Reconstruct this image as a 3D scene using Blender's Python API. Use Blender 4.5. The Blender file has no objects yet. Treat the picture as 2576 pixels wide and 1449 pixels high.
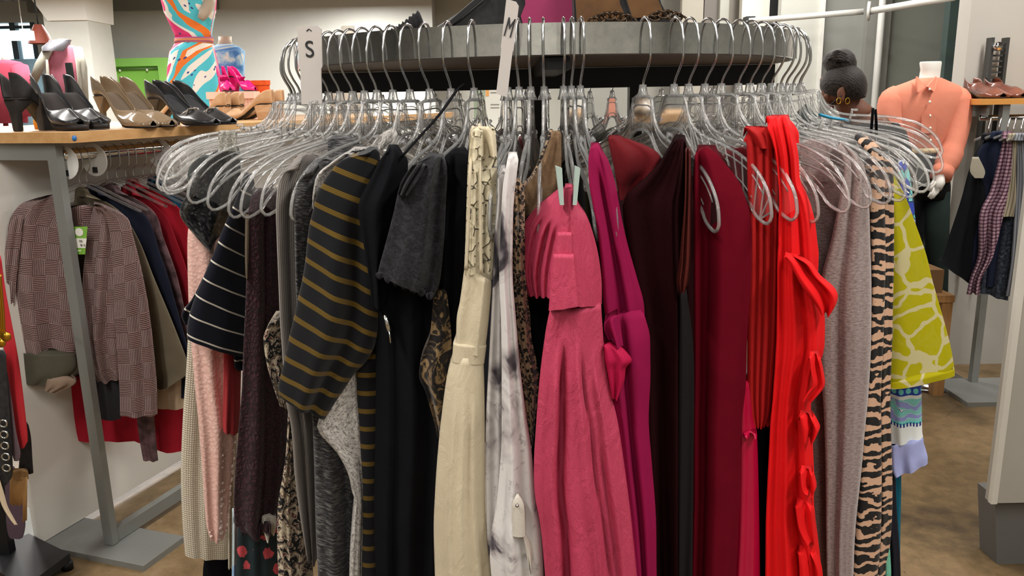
import bpy, math, random
import numpy as np
from mathutils import Vector, Matrix
random.seed(7)
SC = bpy.context.scene
COL = SC.collection
# ---------------------------------------------------------------- camera
FPX, W, H = 2034.0, 2576.0, 1449.0
PITCH, ROLL = math.radians(13.1), math.radians(1.14)
CAM = np.array([0.0, 0.0, 1.3])
cf = np.array([0, math.cos(PITCH), -math.sin(PITCH)])
_r0 = np.array([1.0, 0, 0]); _u0 = np.array([0, math.sin(PITCH), math.cos(PITCH)])
cr = math.cos(ROLL) * _r0 - math.sin(ROLL) * _u0
cu = math.sin(ROLL) * _r0 + math.cos(ROLL) * _u0
cd = bpy.data.cameras.new('camera'); cam = bpy.data.objects.new('camera', cd); COL.objects.link(cam)
cd.sensor_width = 36.0; cd.lens = FPX / W * 36.0; cd.clip_start = 0.05; cd.clip_end = 200
mw = Matrix.Identity(4)
for i in range(3):
    mw[i][0] = cr[i]; mw[i][1] = cu[i]; mw[i][2] = -cf[i]; mw[i][3] = CAM[i]
cam.matrix_world = mw
SC.camera = cam
def ray(x, y): return cf + (x - W / 2) / FPX * cr + (H / 2 - y) / FPX * cu
def at(x, y, d):
    v = ray(x, y); return CAM + v * (d / v[1])
def flo(x, y, z=0.0):
    v = ray(x, y); return CAM + v * ((z - CAM[2]) / v[2])
# ---------------------------------------------------------------- world, light, exposure
wd = bpy.data.worlds.new('world'); SC.world = wd; wd.use_nodes = True
bg = wd.node_tree.nodes['Background']; bg.inputs[0].default_value = (0.72, 0.9, 1.0, 1); bg.inputs[1].default_value = 3.5
SC.view_settings.view_transform = 'Standard'; SC.view_settings.look = 'None'
SC.view_settings.gamma = 1.0; SC.view_settings.use_curve_mapping = False
SC.view_settings.exposure = 0.08
SC.cycles.transparent_max_bounces = 48; SC.cycles.max_bounces = 6; SC.cycles.adaptive_threshold = 0.015; SC.cycles.diffuse_bounces = 3; SC.cycles.glossy_bounces = 3
CEIL = 2.78
def area(name, loc, sx, sy, power, col=(1, 0.965, 0.92), rot=(0, 0, 0), spread=None):
    l = bpy.data.lights.new(name, 'AREA'); l.shape = 'RECTANGLE'; l.size = sx; l.size_y = sy; l.energy = power; l.color = col
    if spread: l.spread = spread
    o = bpy.data.objects.new(name, l); COL.objects.link(o); o.location = loc; o.rotation_euler = rot; return o
# ceiling strip fixtures, some added as fill: (x, y, length along y, watts)
STRIPS = [(-0.9, 0.15, 1.3, 46), (1.1, 0.2, 1.3, 44), (-2.3, 2.9, 1.3, 50), (0.0, 3.3, 1.3, 34), (2.2, 2.6, 1.3, 40),
          (-3.2, 5.8, 1.3, 80), (-0.6, 6.8, 1.3, 90), (1.4, 4.2, 1.3, 30), (-0.2, -1.7, 1.3, 30), (-3.8, 9.0, 1.3, 170), (-1.9, 10.6, 1.3, 210), (-6.0, 8.6, 1.3, 120), (-3.2, -0.9, 1.3, 40), (3.2, -0.9, 1.3, 40), (0.8, 9.6, 1.3, 120)]  # strips behind the camera and in the recess are added fill
for i, (x, y, ln, p) in enumerate(STRIPS):
    area('strip_light', (x, y, CEIL - 0.155), 0.16, ln, p)
# ---------------------------------------------------------------- mesh helpers
def new_mesh(name, V, Fc, mat=None, smooth=True, uv=None):
    me = bpy.data.meshes.new(name)
    me.from_pydata([tuple(map(float, v)) for v in V], [], [tuple(f) for f in Fc]); me.update()
    if smooth: me.polygons.foreach_set('use_smooth', [True] * len(me.polygons))
    if uv is not None:
        ul = me.uv_layers.new(name='UVMap'); idx = np.zeros(len(me.loops), dtype=np.int32)
        me.loops.foreach_get('vertex_index', idx); ul.data.foreach_set('uv', np.asarray(uv, dtype=np.float32)[idx].ravel())
    if mat: me.materials.append(mat)
    return me
ORG = {}
def org(o): return ORG.get(o.name, np.zeros(3)) if o is not None else np.zeros(3)
def tag(o, label=None, cat=None, group=None, kind=None):
    if label: o['label'] = label
    if cat: o['category'] = cat
    if group: o['group'] = group
    if kind: o['kind'] = kind
    return o
def thing(name, loc, label, cat, group=None):
    o = bpy.data.objects.new(name, None); COL.objects.link(o); o.location = loc; o.empty_display_size = .05
    ORG[o.name] = np.array(loc, float); return tag(o, label, cat, group)
class MB:
    """collects verts and faces (world coordinates) for one mesh"""
    def __init__(s): s.V = []; s.F = []; s.UV = []
    def add(s, V, F, uv=None):
        b = len(s.V); s.V += [np.array(v, float) for v in V]; s.F += [tuple(i + b for i in f) for f in F]
        s.UV += list(uv) if uv is not None else [(v[0] + v[1], v[2]) for v in V]; return s
    def box(s, a, b, M=None):
        x0, y0, z0 = a; x1, y1, z1 = b
        V = [(x, y, z) for x in (x0, x1) for y in (y0, y1) for z in (z0, z1)]
        if M is not None: V = [M(v) for v in V]
        return s.add(V, [(0, 1, 3, 2), (4, 6, 7, 5), (0, 4, 5, 1), (2, 3, 7, 6), (0, 2, 6, 4), (1, 5, 7, 3)])
    def prism(s, bot, top):
        n = len(bot); V = list(bot) + list(top)
        F = [tuple(range(n))[::-1], tuple(range(n, 2 * n))] + [(i, (i + 1) % n, n + (i + 1) % n, n + i) for i in range(n)]
        return s.add(V, F)
    def slab(s, pts, off):
        off = np.array(off, float); return s.prism([np.array(p, float) for p in pts], [np.array(p, float) + off for p in pts])
    def tube(s, P, r, n=8, closed=False, cap=True, flat=None):
        P = [np.array(p, float) for p in P]; m = len(P); R = r if hasattr(r, '__len__') else [r] * m
        V = []; prev = None
        for i in range(m):
            a = P[(i - 1) % m] if (i > 0 or closed) else P[i]; b = P[(i + 1) % m] if (i < m - 1 or closed) else P[i]
            t = b - a; t = t / (np.linalg.norm(t) + 1e-12)
            if prev is None:
                h = np.array([0, 0, 1.0]) if abs(t[2]) < .9 else np.array([1.0, 0, 0]); u = np.cross(t, h)
            else: u = prev - t * (prev @ t)
            u = u / (np.linalg.norm(u) + 1e-12); prev = u; w = np.cross(t, u)
            for k in range(n):
                a_ = 2 * math.pi * k / n; V.append(P[i] + R[i] * (math.cos(a_) * u + (flat or 1) * math.sin(a_) * w))
        F = []
        for i in range(m if closed else m - 1):
            j = (i + 1) % m
            for k in range(n): F.append((i * n + k, i * n + (k + 1) % n, j * n + (k + 1) % n, j * n + k))
        if cap and not closed: F += [tuple(range(n))[::-1], tuple((m - 1) * n + k for k in range(n))]
        return s.add(V, F)
    def loft(s, rings, closed=True, cap=True, uv=None):
        m = len(rings); n = len(rings[0]); V = [p for r in rings for p in r]; F = []
        for i in range(m - 1):
            for k in range(n if closed else n - 1):
                k2 = (k + 1) % n; F.append((i * n + k, i * n + k2, (i + 1) * n + k2, (i + 1) * n + k))
        if cap: F += [tuple(range(n))[::-1], tuple((m - 1) * n + k for k in range(n))]
        return s.add(V, F, uv)
    def ell(s, secs, n=24, cap=True, yaw=0.0):
        """elliptic sections (cx, cy, z, rx, ry)"""
        rings = []; cy_, sy_ = math.cos(yaw), math.sin(yaw)
        for cx, cy, z, rx, ry in secs:
            rings.append([(cx + rx * math.cos(a) * cy_ - ry * math.sin(a) * sy_, cy + rx * math.cos(a) * sy_ + ry * math.sin(a) * cy_, z)
                          for a in [2 * math.pi * k / n for k in range(n)]])
        L = [0]
        for a, b in zip(secs[:-1], secs[1:]): L.append(L[-1] + abs(b[2] - a[2]) + 1e-4)
        uv = [(k / n * 2 * math.pi * max(sc[3], .05), l) for sc, l in zip(secs, L) for k in range(n)]
        return s.loft(rings, True, cap, uv)
    def build(s, name, mat, parent=None, smooth=True, label=None, **kw):
        o0 = org(parent); V = np.array(s.V) - o0
        me = new_mesh(name, V, s.F, mat, smooth, s.UV)
        o = bpy.data.objects.new(name, me); COL.objects.link(o); o.parent = parent; ORG[o.name] = o0
        tag(o, label, **kw); return o
def spline(P, m):
    """Catmull-Rom through P (k,d), resampled to m rows by length"""
    P = np.array(P, float); k = len(P)
    if k == 2: t = np.linspace(0, 1, m)[:, None]; return P[0] * (1 - t) + P[1] * t
    E = np.vstack([2 * P[0] - P[1], P, 2 * P[-1] - P[-2]])
    seg = np.linalg.norm(np.diff(P, axis=0), axis=1); cum = np.concatenate([[0], np.cumsum(seg)])
    out = []
    for q in np.linspace(0, cum[-1], m):
        i = min(int(np.searchsorted(cum, q, 'right')) - 1, k - 2); t = (q - cum[i]) / max(seg[i], 1e-9)
        a, b, c, d = E[i], E[i + 1], E[i + 2], E[i + 3]
        out.append(.5 * (2 * b + (c - a) * t + (2 * a - 5 * b + 4 * c - d) * t * t + (3 * b - a - 3 * c + d) * t ** 3))
    return np.array(out)
def auto_smooth(o, ang=35):
    for p in o.data.polygons: p.use_smooth = True
    try: o.data.set_sharp_from_angle(angle=math.radians(ang))
    except Exception: pass
    return o
def dup(root, loc=None, rot=None, label=None, group=None, cat=None):
    r = root.copy(); COL.objects.link(r)
    if loc is not None: r.location = loc
    if rot is not None: r.rotation_euler = rot
    if label: r['label'] = label
    if group: r['group'] = group
    for ch in list(root.children):
        c = ch.copy(); COL.objects.link(c); c.parent = r
        for g in list(ch.children):
            d = g.copy(); COL.objects.link(d); d.parent = c
    return r
# ---------------------------------------------------------------- materials
class NT:
    def __init__(s, name):
        s.m = bpy.data.materials.new(name); s.m.use_nodes = True; s.t = s.m.node_tree
        s.p = s.t.nodes['Principled BSDF']; s.out = s.t.nodes['Material Output']; s._uv = None; s._ob = None
    def set(s, nd, k, v):
        i = nd.inputs[k]
        if isinstance(v, bpy.types.NodeSocket): s.t.links.new(v, i)
        else: i.default_value = v
    def uv(s):
        if s._uv is None: s._uv = s.t.nodes.new('ShaderNodeTexCoord')
        return s._uv.outputs['UV']
    def ob(s):
        s.uv(); return s._uv.outputs['Object']
    def map(s, vec, sc=(1, 1, 1), rot=(0, 0, 0), loc=(0, 0, 0)):
        nd = s.t.nodes.new('ShaderNodeMapping'); s.set(nd, 'Vector', vec); nd.inputs['Scale'].default_value = sc
        nd.inputs['Rotation'].default_value = rot; nd.inputs['Location'].default_value = loc; return nd.outputs[0]
    def noise(s, vec, scale, detail=3, rough=.5, dist=0):
        nd = s.t.nodes.new('ShaderNodeTexNoise'); s.set(nd, 'Vector', vec); s.set(nd, 'Scale', scale); s.set(nd, 'Detail', detail)
        s.set(nd, 'Roughness', rough); s.set(nd, 'Distortion', dist); return nd.outputs['Fac']
    def vor(s, vec, scale, feat='F1', out='Distance', rnd=1.0):
        nd = s.t.nodes.new('ShaderNodeTexVoronoi'); nd.feature = feat; s.set(nd, 'Vector', vec); s.set(nd, 'Scale', scale)
        s.set(nd, 'Randomness', rnd); return nd.outputs[out]
    def wave(s, vec, scale, dist=0, detail=2, dscale=1, direction='Y', prof='SIN'):
        nd = s.t.nodes.new('ShaderNodeTexWave'); nd.bands_direction = direction; nd.wave_profile = prof
        s.set(nd, 'Vector', vec); s.set(nd, 'Scale', scale); s.set(nd, 'Distortion', dist); s.set(nd, 'Detail', detail); s.set(nd, 'Detail Scale', dscale)
        return nd.outputs['Fac']
    def ramp(s, fac, stops, interp='LINEAR'):
        nd = s.t.nodes.new('ShaderNodeValToRGB'); s.set(nd, 'Fac', fac); cr_ = nd.color_ramp; cr_.interpolation = interp
        while len(cr_.elements) < len(stops): cr_.elements.new(.5)
        for e, (p, c) in zip(cr_.elements, stops): e.position = p; e.color = hexc(c)
        return nd.outputs[0]
    def math(s, op, a, b=0.0, c=None):
        nd = s.t.nodes.new('ShaderNodeMath'); nd.operation = op
        for i, v in enumerate((a, b) if c is None else (a, b, c)):
            if isinstance(v, bpy.types.NodeSocket): s.t.links.new(v, nd.inputs[i])
            else: nd.inputs[i].default_value = v
        return nd.outputs[0]
    def sep(s, vec):
        nd = s.t.nodes.new('ShaderNodeSeparateXYZ'); s.set(nd, 0, vec); return nd.outputs
    def mix(s, fac, a, b, blend='MIX'):
        nd = s.t.nodes.new('ShaderNodeMix'); nd.data_type = 'RGBA'; nd.blend_type = blend
        for i, v in ((0, fac), (6, a), (7, b)):
            if isinstance(v, bpy.types.NodeSocket): s.t.links.new(v, nd.inputs[i])
            else: nd.inputs[i].default_value = v if i == 0 else hexc(v)
        return nd.outputs[2]
    def bump(s, h, strength=.5, dist=.004):
        nd = s.t.nodes.new('ShaderNodeBump'); s.set(nd, 'Height', h); s.set(nd, 'Strength', strength); s.set(nd, 'Distance', dist)
        s.t.links.new(nd.outputs[0], s.p.inputs['Normal']); return nd
    def base(s, c, rough=.85, metal=0, sheen=0, spec=.3):
        if isinstance(c, bpy.types.NodeSocket): s.t.links.new(c, s.p.inputs['Base Color'])
        else: s.p.inputs['Base Color'].default_value = hexc(c)
        s.p.inputs['Roughness'].default_value = rough; s.p.inputs['Metallic'].default_value = metal
        s.p.inputs['Specular IOR Level'].default_value = spec
        if sheen:
            s.p.inputs['Sheen Weight'].default_value = sheen; s.p.inputs['Sheen Roughness'].default_value = .5
            if not isinstance(c, bpy.types.NodeSocket): s.p.inputs['Sheen Tint'].default_value = hexc(c)
        return s
def hexc(c):
    if isinstance(c, str):
        c = c.lstrip('#'); v = [int(c[i:i + 2], 16) / 255 for i in (0, 2, 4)]
        return tuple((x / 12.92 if x <= .04045 else ((x + .055) / 1.055) ** 2.4) for x in v) + (1,)
    return tuple(c) if len(c) == 4 else tuple(c) + (1,)
MC = {}
def plain(name, col, rough=.6, metal=0, spec=.4, var=0.0, scale=8, bump=0.0, bscale=200, coat=0):
    """solid surface with slight colour variation and grain"""
    if name in MC: return MC[name]
    t = NT(name)
    if var:
        f = t.noise(t.ob(), scale, 4); c = hexc(col)
        a = tuple(min(1, x * (1 + var)) for x in c[:3]); b = tuple(x * (1 - var) for x in c[:3])
        t.base(t.ramp(f, [(.3, b), (.7, a)]), rough, metal, 0, spec)
    else: t.base(col, rough, metal, 0, spec)
    if bump: t.bump(t.noise(t.ob(), bscale, 2), bump, .002)
    if coat: t.p.inputs['Coat Weight'].default_value = coat
    MC[name] = t.m; return t.m
def cloth(name, col, rough=.9, sheen=0, var=.12, weave=900, bump=.25, wr=.0, spec=.2, scale=14):
    """plain woven cloth; wr adds fine wrinkles"""
    if name in MC: return MC[name]
    t = NT(name); c = hexc(col); f = t.noise(t.ob(), scale, 4, .6)
    g = t.noise(t.uv(), weave, 2); ff = t.math('ADD', t.math('MULTIPLY', f, .6), t.math('MULTIPLY', g, .4))
    a = tuple(min(1, x * (1 + var)) for x in c[:3]); b = tuple(x * (1 - var) for x in c[:3])
    t.base(t.ramp(ff, [(.35, b), (.65, a)]), rough, 0, sheen, spec)
    h = g
    if wr:
        w = t.noise(t.map(t.uv(), (1, .28, 1)), 75, 5, .6, 1.0); h = t.math('ADD', t.math('MULTIPLY', w, wr), t.math('MULTIPLY', g, .12))
    t.bump(h, bump, .009 if wr else .003); MC[name] = t.m; return t.m
def stripes(name, ca, cb, period, frac, phase=0.0, axis=1, knit=1400, fine=0, wob=0):
    if name in MC: return MC[name]
    t = NT(name); v = t.sep(t.uv())[axis]
    if wob: v = t.math('ADD', v, t.math('MULTIPLY', t.noise(t.uv(), 9, 1), wob))
    q = t.math('FRACT', t.math('ADD', t.math('DIVIDE', v, period), phase)); k = t.math('LESS_THAN', q, frac)
    if fine:
        s2 = t.math('MULTIPLY_ADD', t.math('SINE', t.math('MULTIPLY', q, 2 * math.pi * fine / frac)), .22, .78); cb_ = t.mix(s2, '#3a2f16', cb)
    else: cb_ = cb
    g = t.noise(t.uv(), knit, 2)
    t.base(t.mix(t.math('MULTIPLY', g, .25), t.mix(k, ca, cb_), '#000000'), .92, 0, .1, .15)
    t.bump(t.math('ADD', t.wave(t.uv(), 160, 0, 0), g), .15, .002); MC[name] = t.m; return t.m
def ramped(name, fn, stops, rough=.85, interp='LINEAR', bump=.2, sheen=.1, spec=.25, bdist=.003, metal=0):
    """fn(t) -> factor socket, coloured by stops"""
    if name in MC: return MC[name]
    t = NT(name); f = fn(t); t.base(t.ramp(f, stops, interp), rough, metal, sheen, spec)
    if bump: t.bump(f, bump, bdist)
    MC[name] = t.m; return t.m
def clear_plastic(name, tint=(.97, .97, .96), body=.06, blend=.2, gloss=1.0, rough=.05):
    if name in MC: return MC[name]
    t = NT(name); N = t.t.nodes; Lk = t.t.links
    tr = N.new('ShaderNodeBsdfTransparent'); tr.inputs[0].default_value = tint + (1,)
    gl = N.new('ShaderNodeBsdfGlossy'); gl.inputs['Roughness'].default_value = rough; gl.inputs[0].default_value = (1, 1, 1, 1)
    di = N.new('ShaderNodeBsdfTranslucent'); di.inputs[0].default_value = (.9, .9, .88, 1)
    df = N.new('ShaderNodeBsdfDiffuse'); df.inputs[0].default_value = (.9, .9, .88, 1)
    ad = N.new('ShaderNodeMixShader'); ad.inputs[0].default_value = .5; Lk.new(di.outputs[0], ad.inputs[1]); Lk.new(df.outputs[0], ad.inputs[2])
    lw = N.new('ShaderNodeLayerWeight'); lw.inputs[0].default_value = blend
    m1 = N.new('ShaderNodeMixShader'); m1.inputs[0].default_value = body; Lk.new(tr.outputs[0], m1.inputs[1]); Lk.new(ad.outputs[0], m1.inputs[2])
    fr = t.math('MULTIPLY', lw.outputs['Fresnel'], gloss)
    m2 = N.new('ShaderNodeMixShader'); Lk.new(fr, m2.inputs[0]); Lk.new(m1.outputs[0], m2.inputs[1]); Lk.new(gl.outputs[0], m2.inputs[2])
    Lk.new(m2.outputs[0], t.out.inputs[0]); N.remove(t.p); MC[name] = t.m; return t.m
def emit(name, col, s):
    if name in MC: return MC[name]
    t = NT(name); t.base(col, .5); t.p.inputs['Emission Color'].default_value = hexc(col); t.p.inputs['Emission Strength'].default_value = s
    MC[name] = t.m; return t.m
CHROME = ramped('chrome', lambda t: t.noise(t.ob(), 60, 4, .7), [(.3, '#c9cccd'), (.7, '#e6e8e8')], .09, metal=1, bump=.02)
WIRE = plain('hook_steel', '#c4c6c6', .18, 1)
CLEAR = clear_plastic('clear_plastic', (.992, .992, .99), .04, .18, .8)
CLEARRIM = clear_plastic('clear_plastic_rim', (.99, .99, .985), .24, .3, 1.0, .05)
BLACKM = plain('black_metal', '#141517', .45, .2, var=.2)
WOODTOP = ramped('maple_wood', lambda t: t.noise(t.map(t.ob(), (14, 1.2, 14)), 3, 5, .6), [(.25, '#b98a55'), (.75, '#d3a871')], .45, bump=.05)
GREYM = plain('brushed_grey_metal', '#8b8d89', .5, .35, var=.08, scale=3)
# ================================================================ the room
def pbox(px0, px1, py0, py1, d, depth, mb=None):
    """box whose front face fills the given pixel rectangle at distance d (upright, real depth)"""
    a = at(px0, py1, d); b = at(px1, py0, d); mb = mb or MB()
    return mb.box((min(a[0], b[0]), d, min(a[2], b[2])), (max(a[0], b[0]), d + depth, max(a[2], b[2])))
def struct(name, mat, boxes, smooth=False, parent=None):
    mb = MB()
    for a, b in boxes: mb.box(a, b)
    o = mb.build(name, mat, parent, smooth)
    if parent is None: o['kind'] = 'structure'
    return o
def wallpaint(name, col, var=.05):
    return ramped(name, lambda t: t.noise(t.ob(), 1.3, 4, .55), [(.3, tuple(x * (1 - var) for x in hexc(col)[:3])), (.7, tuple(x * (1 + var) for x in hexc(col)[:3]))], .75, bump=.02)
WGREY = wallpaint('grey_wall_paint', '#a3a49f'); WLIGHT = wallpaint('pale_wall_paint', '#c4c3ba'); WMID = wallpaint('mid_grey_paint', '#a3a39b')
# floor: stained, polished concrete
def floor_mat():
    t = NT('stained_concrete'); v = t.ob()
    a = t.noise(v, 1.6, 8, .65, .6); b = t.noise(v, 22, 6, .7); f = t.math('ADD', t.math('MULTIPLY', a, .7), t.math('MULTIPLY', b, .3))
    c = t.ramp(f, [(.33, '#413527'), (.45, '#655339'), (.56, '#80694a'), (.7, '#9b8564')])
    cr_ = t.vor(t.map(v, (1, 1, 1)), .9, 'DISTANCE_TO_EDGE'); k = t.math('LESS_THAN', cr_, .0035)
    sp = t.math('GREATER_THAN', t.noise(v, 70, 2), .70)
    c = t.mix(t.math('MULTIPLY', k, .12), c, '#2e251b'); c = t.mix(t.math('MULTIPLY', sp, .5), c, '#3a2c24')
    t.base(c, .42, 0, 0, .35); t.bump(b, .08, .002); return t.m
struct('floor', floor_mat(), [((-10, -3.2, -.1), (5.2, 13, 0))])
# ceiling: ribbed metal deck
def ceiling():
    mb = MB(); xs = []; x = -10.0
    while x < 5.2:
        xs += [(x, CEIL), (x + .06, CEIL), (x + .075, CEIL + .04), (x + .135, CEIL + .04)]; x += .15
    r0 = [(a, -3.2, z) for a, z in xs]; r1 = [(a, 13, z) for a, z in xs]
    mb.loft([r0, r1], closed=False, cap=False); mb.box((-10, -3.2, CEIL + .045), (5.2, 13, CEIL + .1))
    o = mb.build('ceiling', plain('deck_metal', '#b2aeb6', .6, .1, var=.05), None, False); o['kind'] = 'structure'
ceiling()
# back wall with the tall shop window at its end
BY = 12.0; WX0, WX1 = at(-60, 200, BY)[0], at(107, 200, BY)[0]; XM0, XM1 = at(560, 100, BY)[0], at(1077, 100, BY)[0]
struct('wall_back', WGREY, [((-10, BY, 0), (WX0, BY + .2, CEIL)), ((WX1, BY, 0), (XM1, BY + .2, CEIL)), ((WX0, BY, 0), (WX1, BY + .2, .35)), ((WX0, BY, 2.5), (WX1, BY + .2, CEIL))])
struct('wall_middle', WGREY, [((XM1, BY - .0, 0), (XM1 + .07, BY + .6, CEIL))])
struct('wall_recess', WMID, [((XM1 + .07, BY + .6, 0), (5.2, BY + .8, CEIL))])
struct('wall_left', WGREY, [((-10.1, -3.2, 0), (-10, BY + .2, CEIL))])
struct('wall_right', WMID, [((5.2, -3.2, 0), (5.3, BY + .8, CEIL))])
struct('wall_front', WLIGHT, [((-10.1, -3.4, 0), (5.3, -3.2, CEIL))])
struct('trim_1', plain('soffit_grey', '#6d706d', .8), [((WX1, BY - .12, 2.62), (XM0, BY, CEIL))])
def window():
    w = thing('window_1', (WX0, BY, .35), None, None); w['kind'] = 'structure'
    fr = plain('dark_window_frame', '#39454a', .5); mb = MB(); xm = (WX0 + WX1) / 2 + .1
    for x in (WX0, xm, WX1 - .08): mb.box((x, BY + .02, .35), (x + .08, BY + .12, 2.5))
    for z in (.35, 1.2, 2.42): mb.box((WX0, BY + .03, z), (WX1, BY + .11, z + .04))
    mb.build('window_frame', fr, w, False)
    g = clear_plastic('window_glass', (.9, .97, .98), .02)
    for i, (x0, x1) in enumerate(((WX0 + .08, xm), (xm + .08, WX1 - .08))):
        for z0, z1 in ((.39, 1.2), (1.24, 2.42)): MB().box((x0, BY + .065, z0), (x1, BY + .07, z1)).build('pane', g, w, False)
    MB().box((WX1 - .42, BY - .03, .35), (WX1, BY, 2.0)).build('blue_drape', cloth('pale_blue_drape', '#a9cfe6', var=.1), w)
window()
# square pillar with a block capital
def pillar():
    p = thing('pillar', (-6, 10.5, 0), None, None); p['kind'] = 'structure'
    PD = 10.5; a = at(108, 40, PD); b = at(218, 40, PD)
    MB().box((a[0], PD, 0), (b[0], PD + .6, CEIL)).build('shaft', plain('pillar_paint', '#b9b9b2', .7, var=.03), p, False)
    z0 = at(120, 53, PD)[2]; z1 = CEIL
    x0, x1 = a[0], b[0]
    bot = [(x0 + .07, PD - .04, z0), (x1 + .02, PD - .04, z0), (x1 + .02, PD + .65, z0), (x0 + .07, PD + .65, z0)]; top = [(x0 - .16, PD - .12, z1), (x1 + .03, PD - .12, z1), (x1 + .03, PD + .7, z1), (x0 - .16, PD + .7, z1)]
    MB().prism(bot, top).build('capital', plain('capital_paint', '#d6d4cd', .7), p, False)
pillar()
# green-framed display recess in the back wall
def niche():
    a = at(256, 273, BY - .02); b = at(424, 146, BY - .02); x0, z0, x1, z1 = a[0], a[2] - .3, b[0], b[2]
    w = thing('window_2', (x0, BY - .1, z0), None, None); w['kind'] = 'structure'
    g = plain('lime_green_paint', '#8ccb62', .5, var=.04); t = .11
    mb = MB(); mb.box((x0, BY - .16, z0), (x0 + t, BY - .01, z1)); mb.box((x1 - t, BY - .16, z0), (x1, BY - .01, z1)); mb.box((x0 + t, BY - .16, z1 - t), (x1 - t, BY - .01, z1)); mb.box((x0 + t, BY - .16, z0), (x1 - t, BY - .01, z0 + t))
    mb.build('window_frame', g, w, False)
    MB().box((x0 + t, BY - .03, z0 + t), (x1 - t, BY - .01, z1 - t)).build('back_panel', plain('pale_green_panel', '#8fd35a', .55), w, False)
    MB().tube([(x0 + t, BY - .1, z1 - .14), (x1 - t, BY - .1, z1 - .14)], .012).build('rod', plain('green_rod', '#56774a', .5), w)
    for k in (.35, .72): MB().ell([(x0 + (x1 - x0) * k, BY - .1, z1 - .16 + dz, r, r) for dz, r in ((-.02, .006), (0, .018), (.02, .006))], 10).build('knob', plain('white_knob', '#e9efe0', .4), w)
niche()
# ceiling strip fixtures, added fill ones too (housing + lit tube), the lamps themselves are at the top of the script
HOUS = plain('fixture_white', '#d9d9d6', .5); LIT = emit('lit_tube', '#fff6ea', 2.5)
for i, (x, y, ln, p) in enumerate(STRIPS):
    where = ['above the aisle before the shoe table', 'above the aisle on the grey panel side', 'above the hanging blouses', 'above the round rack', 'above the clerk', 'between pillar and shoe table', 'over the counter behind the rack', 'before the dressing panels', 'added straight behind the photographer as fill', 'beside the pillar', 'close to the pale back wall', 'nearest the shop window', 'added fill behind the photographer, belt stand side', 'added fill behind the photographer, grey panel side', 'added to brighten the recess beyond the counter'][i]
    f = thing('ceiling_fixture', (x, y, CEIL), 'long white strip light on the ribbed ceiling ' + where, 'ceiling light', 'ceiling strip lights')
    MB().box((x - .1, y - ln / 2, CEIL - .10), (x + .1, y + ln / 2, CEIL)).build('housing', HOUS, f, False)
    MB().tube([(x - .06, y - ln / 2 + .02, CEIL - .12), (x - .06, y + ln / 2 - .02, CEIL - .12)], .014).build('tube', LIT, f)
    MB().tube([(x + .06, y - ln / 2 + .02, CEIL - .12), (x + .06, y + ln / 2 - .02, CEIL - .12)], .014).build('tube', LIT, f)
# dressing-area panels behind the person: boards side by side, one dark strip painted for the shaded gap
def panels():
    spec = [(1430, 1580, '#a6a69e', 5.6), (1580, 1712, '#a9a8a0', 5.6), (1712, 1765, '#b8b2a5', 5.3), (1765, 1806, '#7d7771', 5.3), (1806, 1826, '#bcbdb3', 5.25), (1826, 1860, '#9f988e', 5.3),
            (1860, 1926, '#e0ddd2', 5.1), (1957, 2056, '#c6c7be', 4.9), (2056, 2064, '#e8e8e0', 4.88), (2064, 2172, '#a0a29c', 4.95), (2172, 2228, '#93938d', 4.9), (2228, 2374, '#95998f', 4.95),
            (2374, 2402, '#4f5f5b', 4.7), (2402, 2424, '#131515', 4.75), (1926, 1957, '#2b2c2b', 5.2)]  # closing entry is the shaded gap, put in as a dark strip
    w = thing('wall_dressing_area', (2, 4.9, 0), None, None); w['kind'] = 'structure'
    for i, (x0, x1, c, d) in enumerate(spec):
        a = at(x0 - 1, 200, d); b = at(x1 + 1, 200, d)
        MB().box((a[0], d, 0), (b[0], d + .06, CEIL)).build('panel', plain('board_%d' % i, c, .6, var=.05, scale=4), w, False)
    a = at(2424, 200, 3.75)
    MB().box((a[0], 3.75, 0), (5.2, 3.85, CEIL)).build('panel', wallpaint('warm_grey_paint', '#b0aca4'), w, False)
    o = MB().box((at(1440, 200, 5.7)[0], 5.66, 0), (5.2, 5.75, CEIL)).build('panel', WMID, w, False)
panels()
def rods():
    m = plain('white_enamel', '#dcdcd6', .3)
    r = thing('garment_rod', tuple(at(1880, 53, 4.6)), 'plain white closet rod on the pale boards above the person', 'rod')
    MB().tube([at(1884, 53, 4.75), at(2172, 29, 4.6)], .016, 12).build('bar', m, r)
    MB().box(at(1878, 62, 4.78), at(1890, 44, 4.86)).build('bracket', plain('dark_bracket', '#33383a', .5), r, False)
    r = thing('garment_rod', tuple(at(2190, 28, 4.3)), 'white closet rod with round flange, rising beyond the picture top', 'rod')
    MB().tube([at(2190, 28, 4.5), at(2400, -8, 3.9)], .018, 12).build('bar', m, r)
    p = at(2189, 28, 4.51); MB().tube([p, p + np.array([-.012, .006, 0])], .05, 16).build('flange', m, r)
    a = at(2213, 100, 4.85)
    MB().tube([(a[0], 4.85, 0), (a[0], 4.85, CEIL)], .02, 12).build('trim_pole', m, None)['kind'] = 'structure'
rods()
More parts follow.
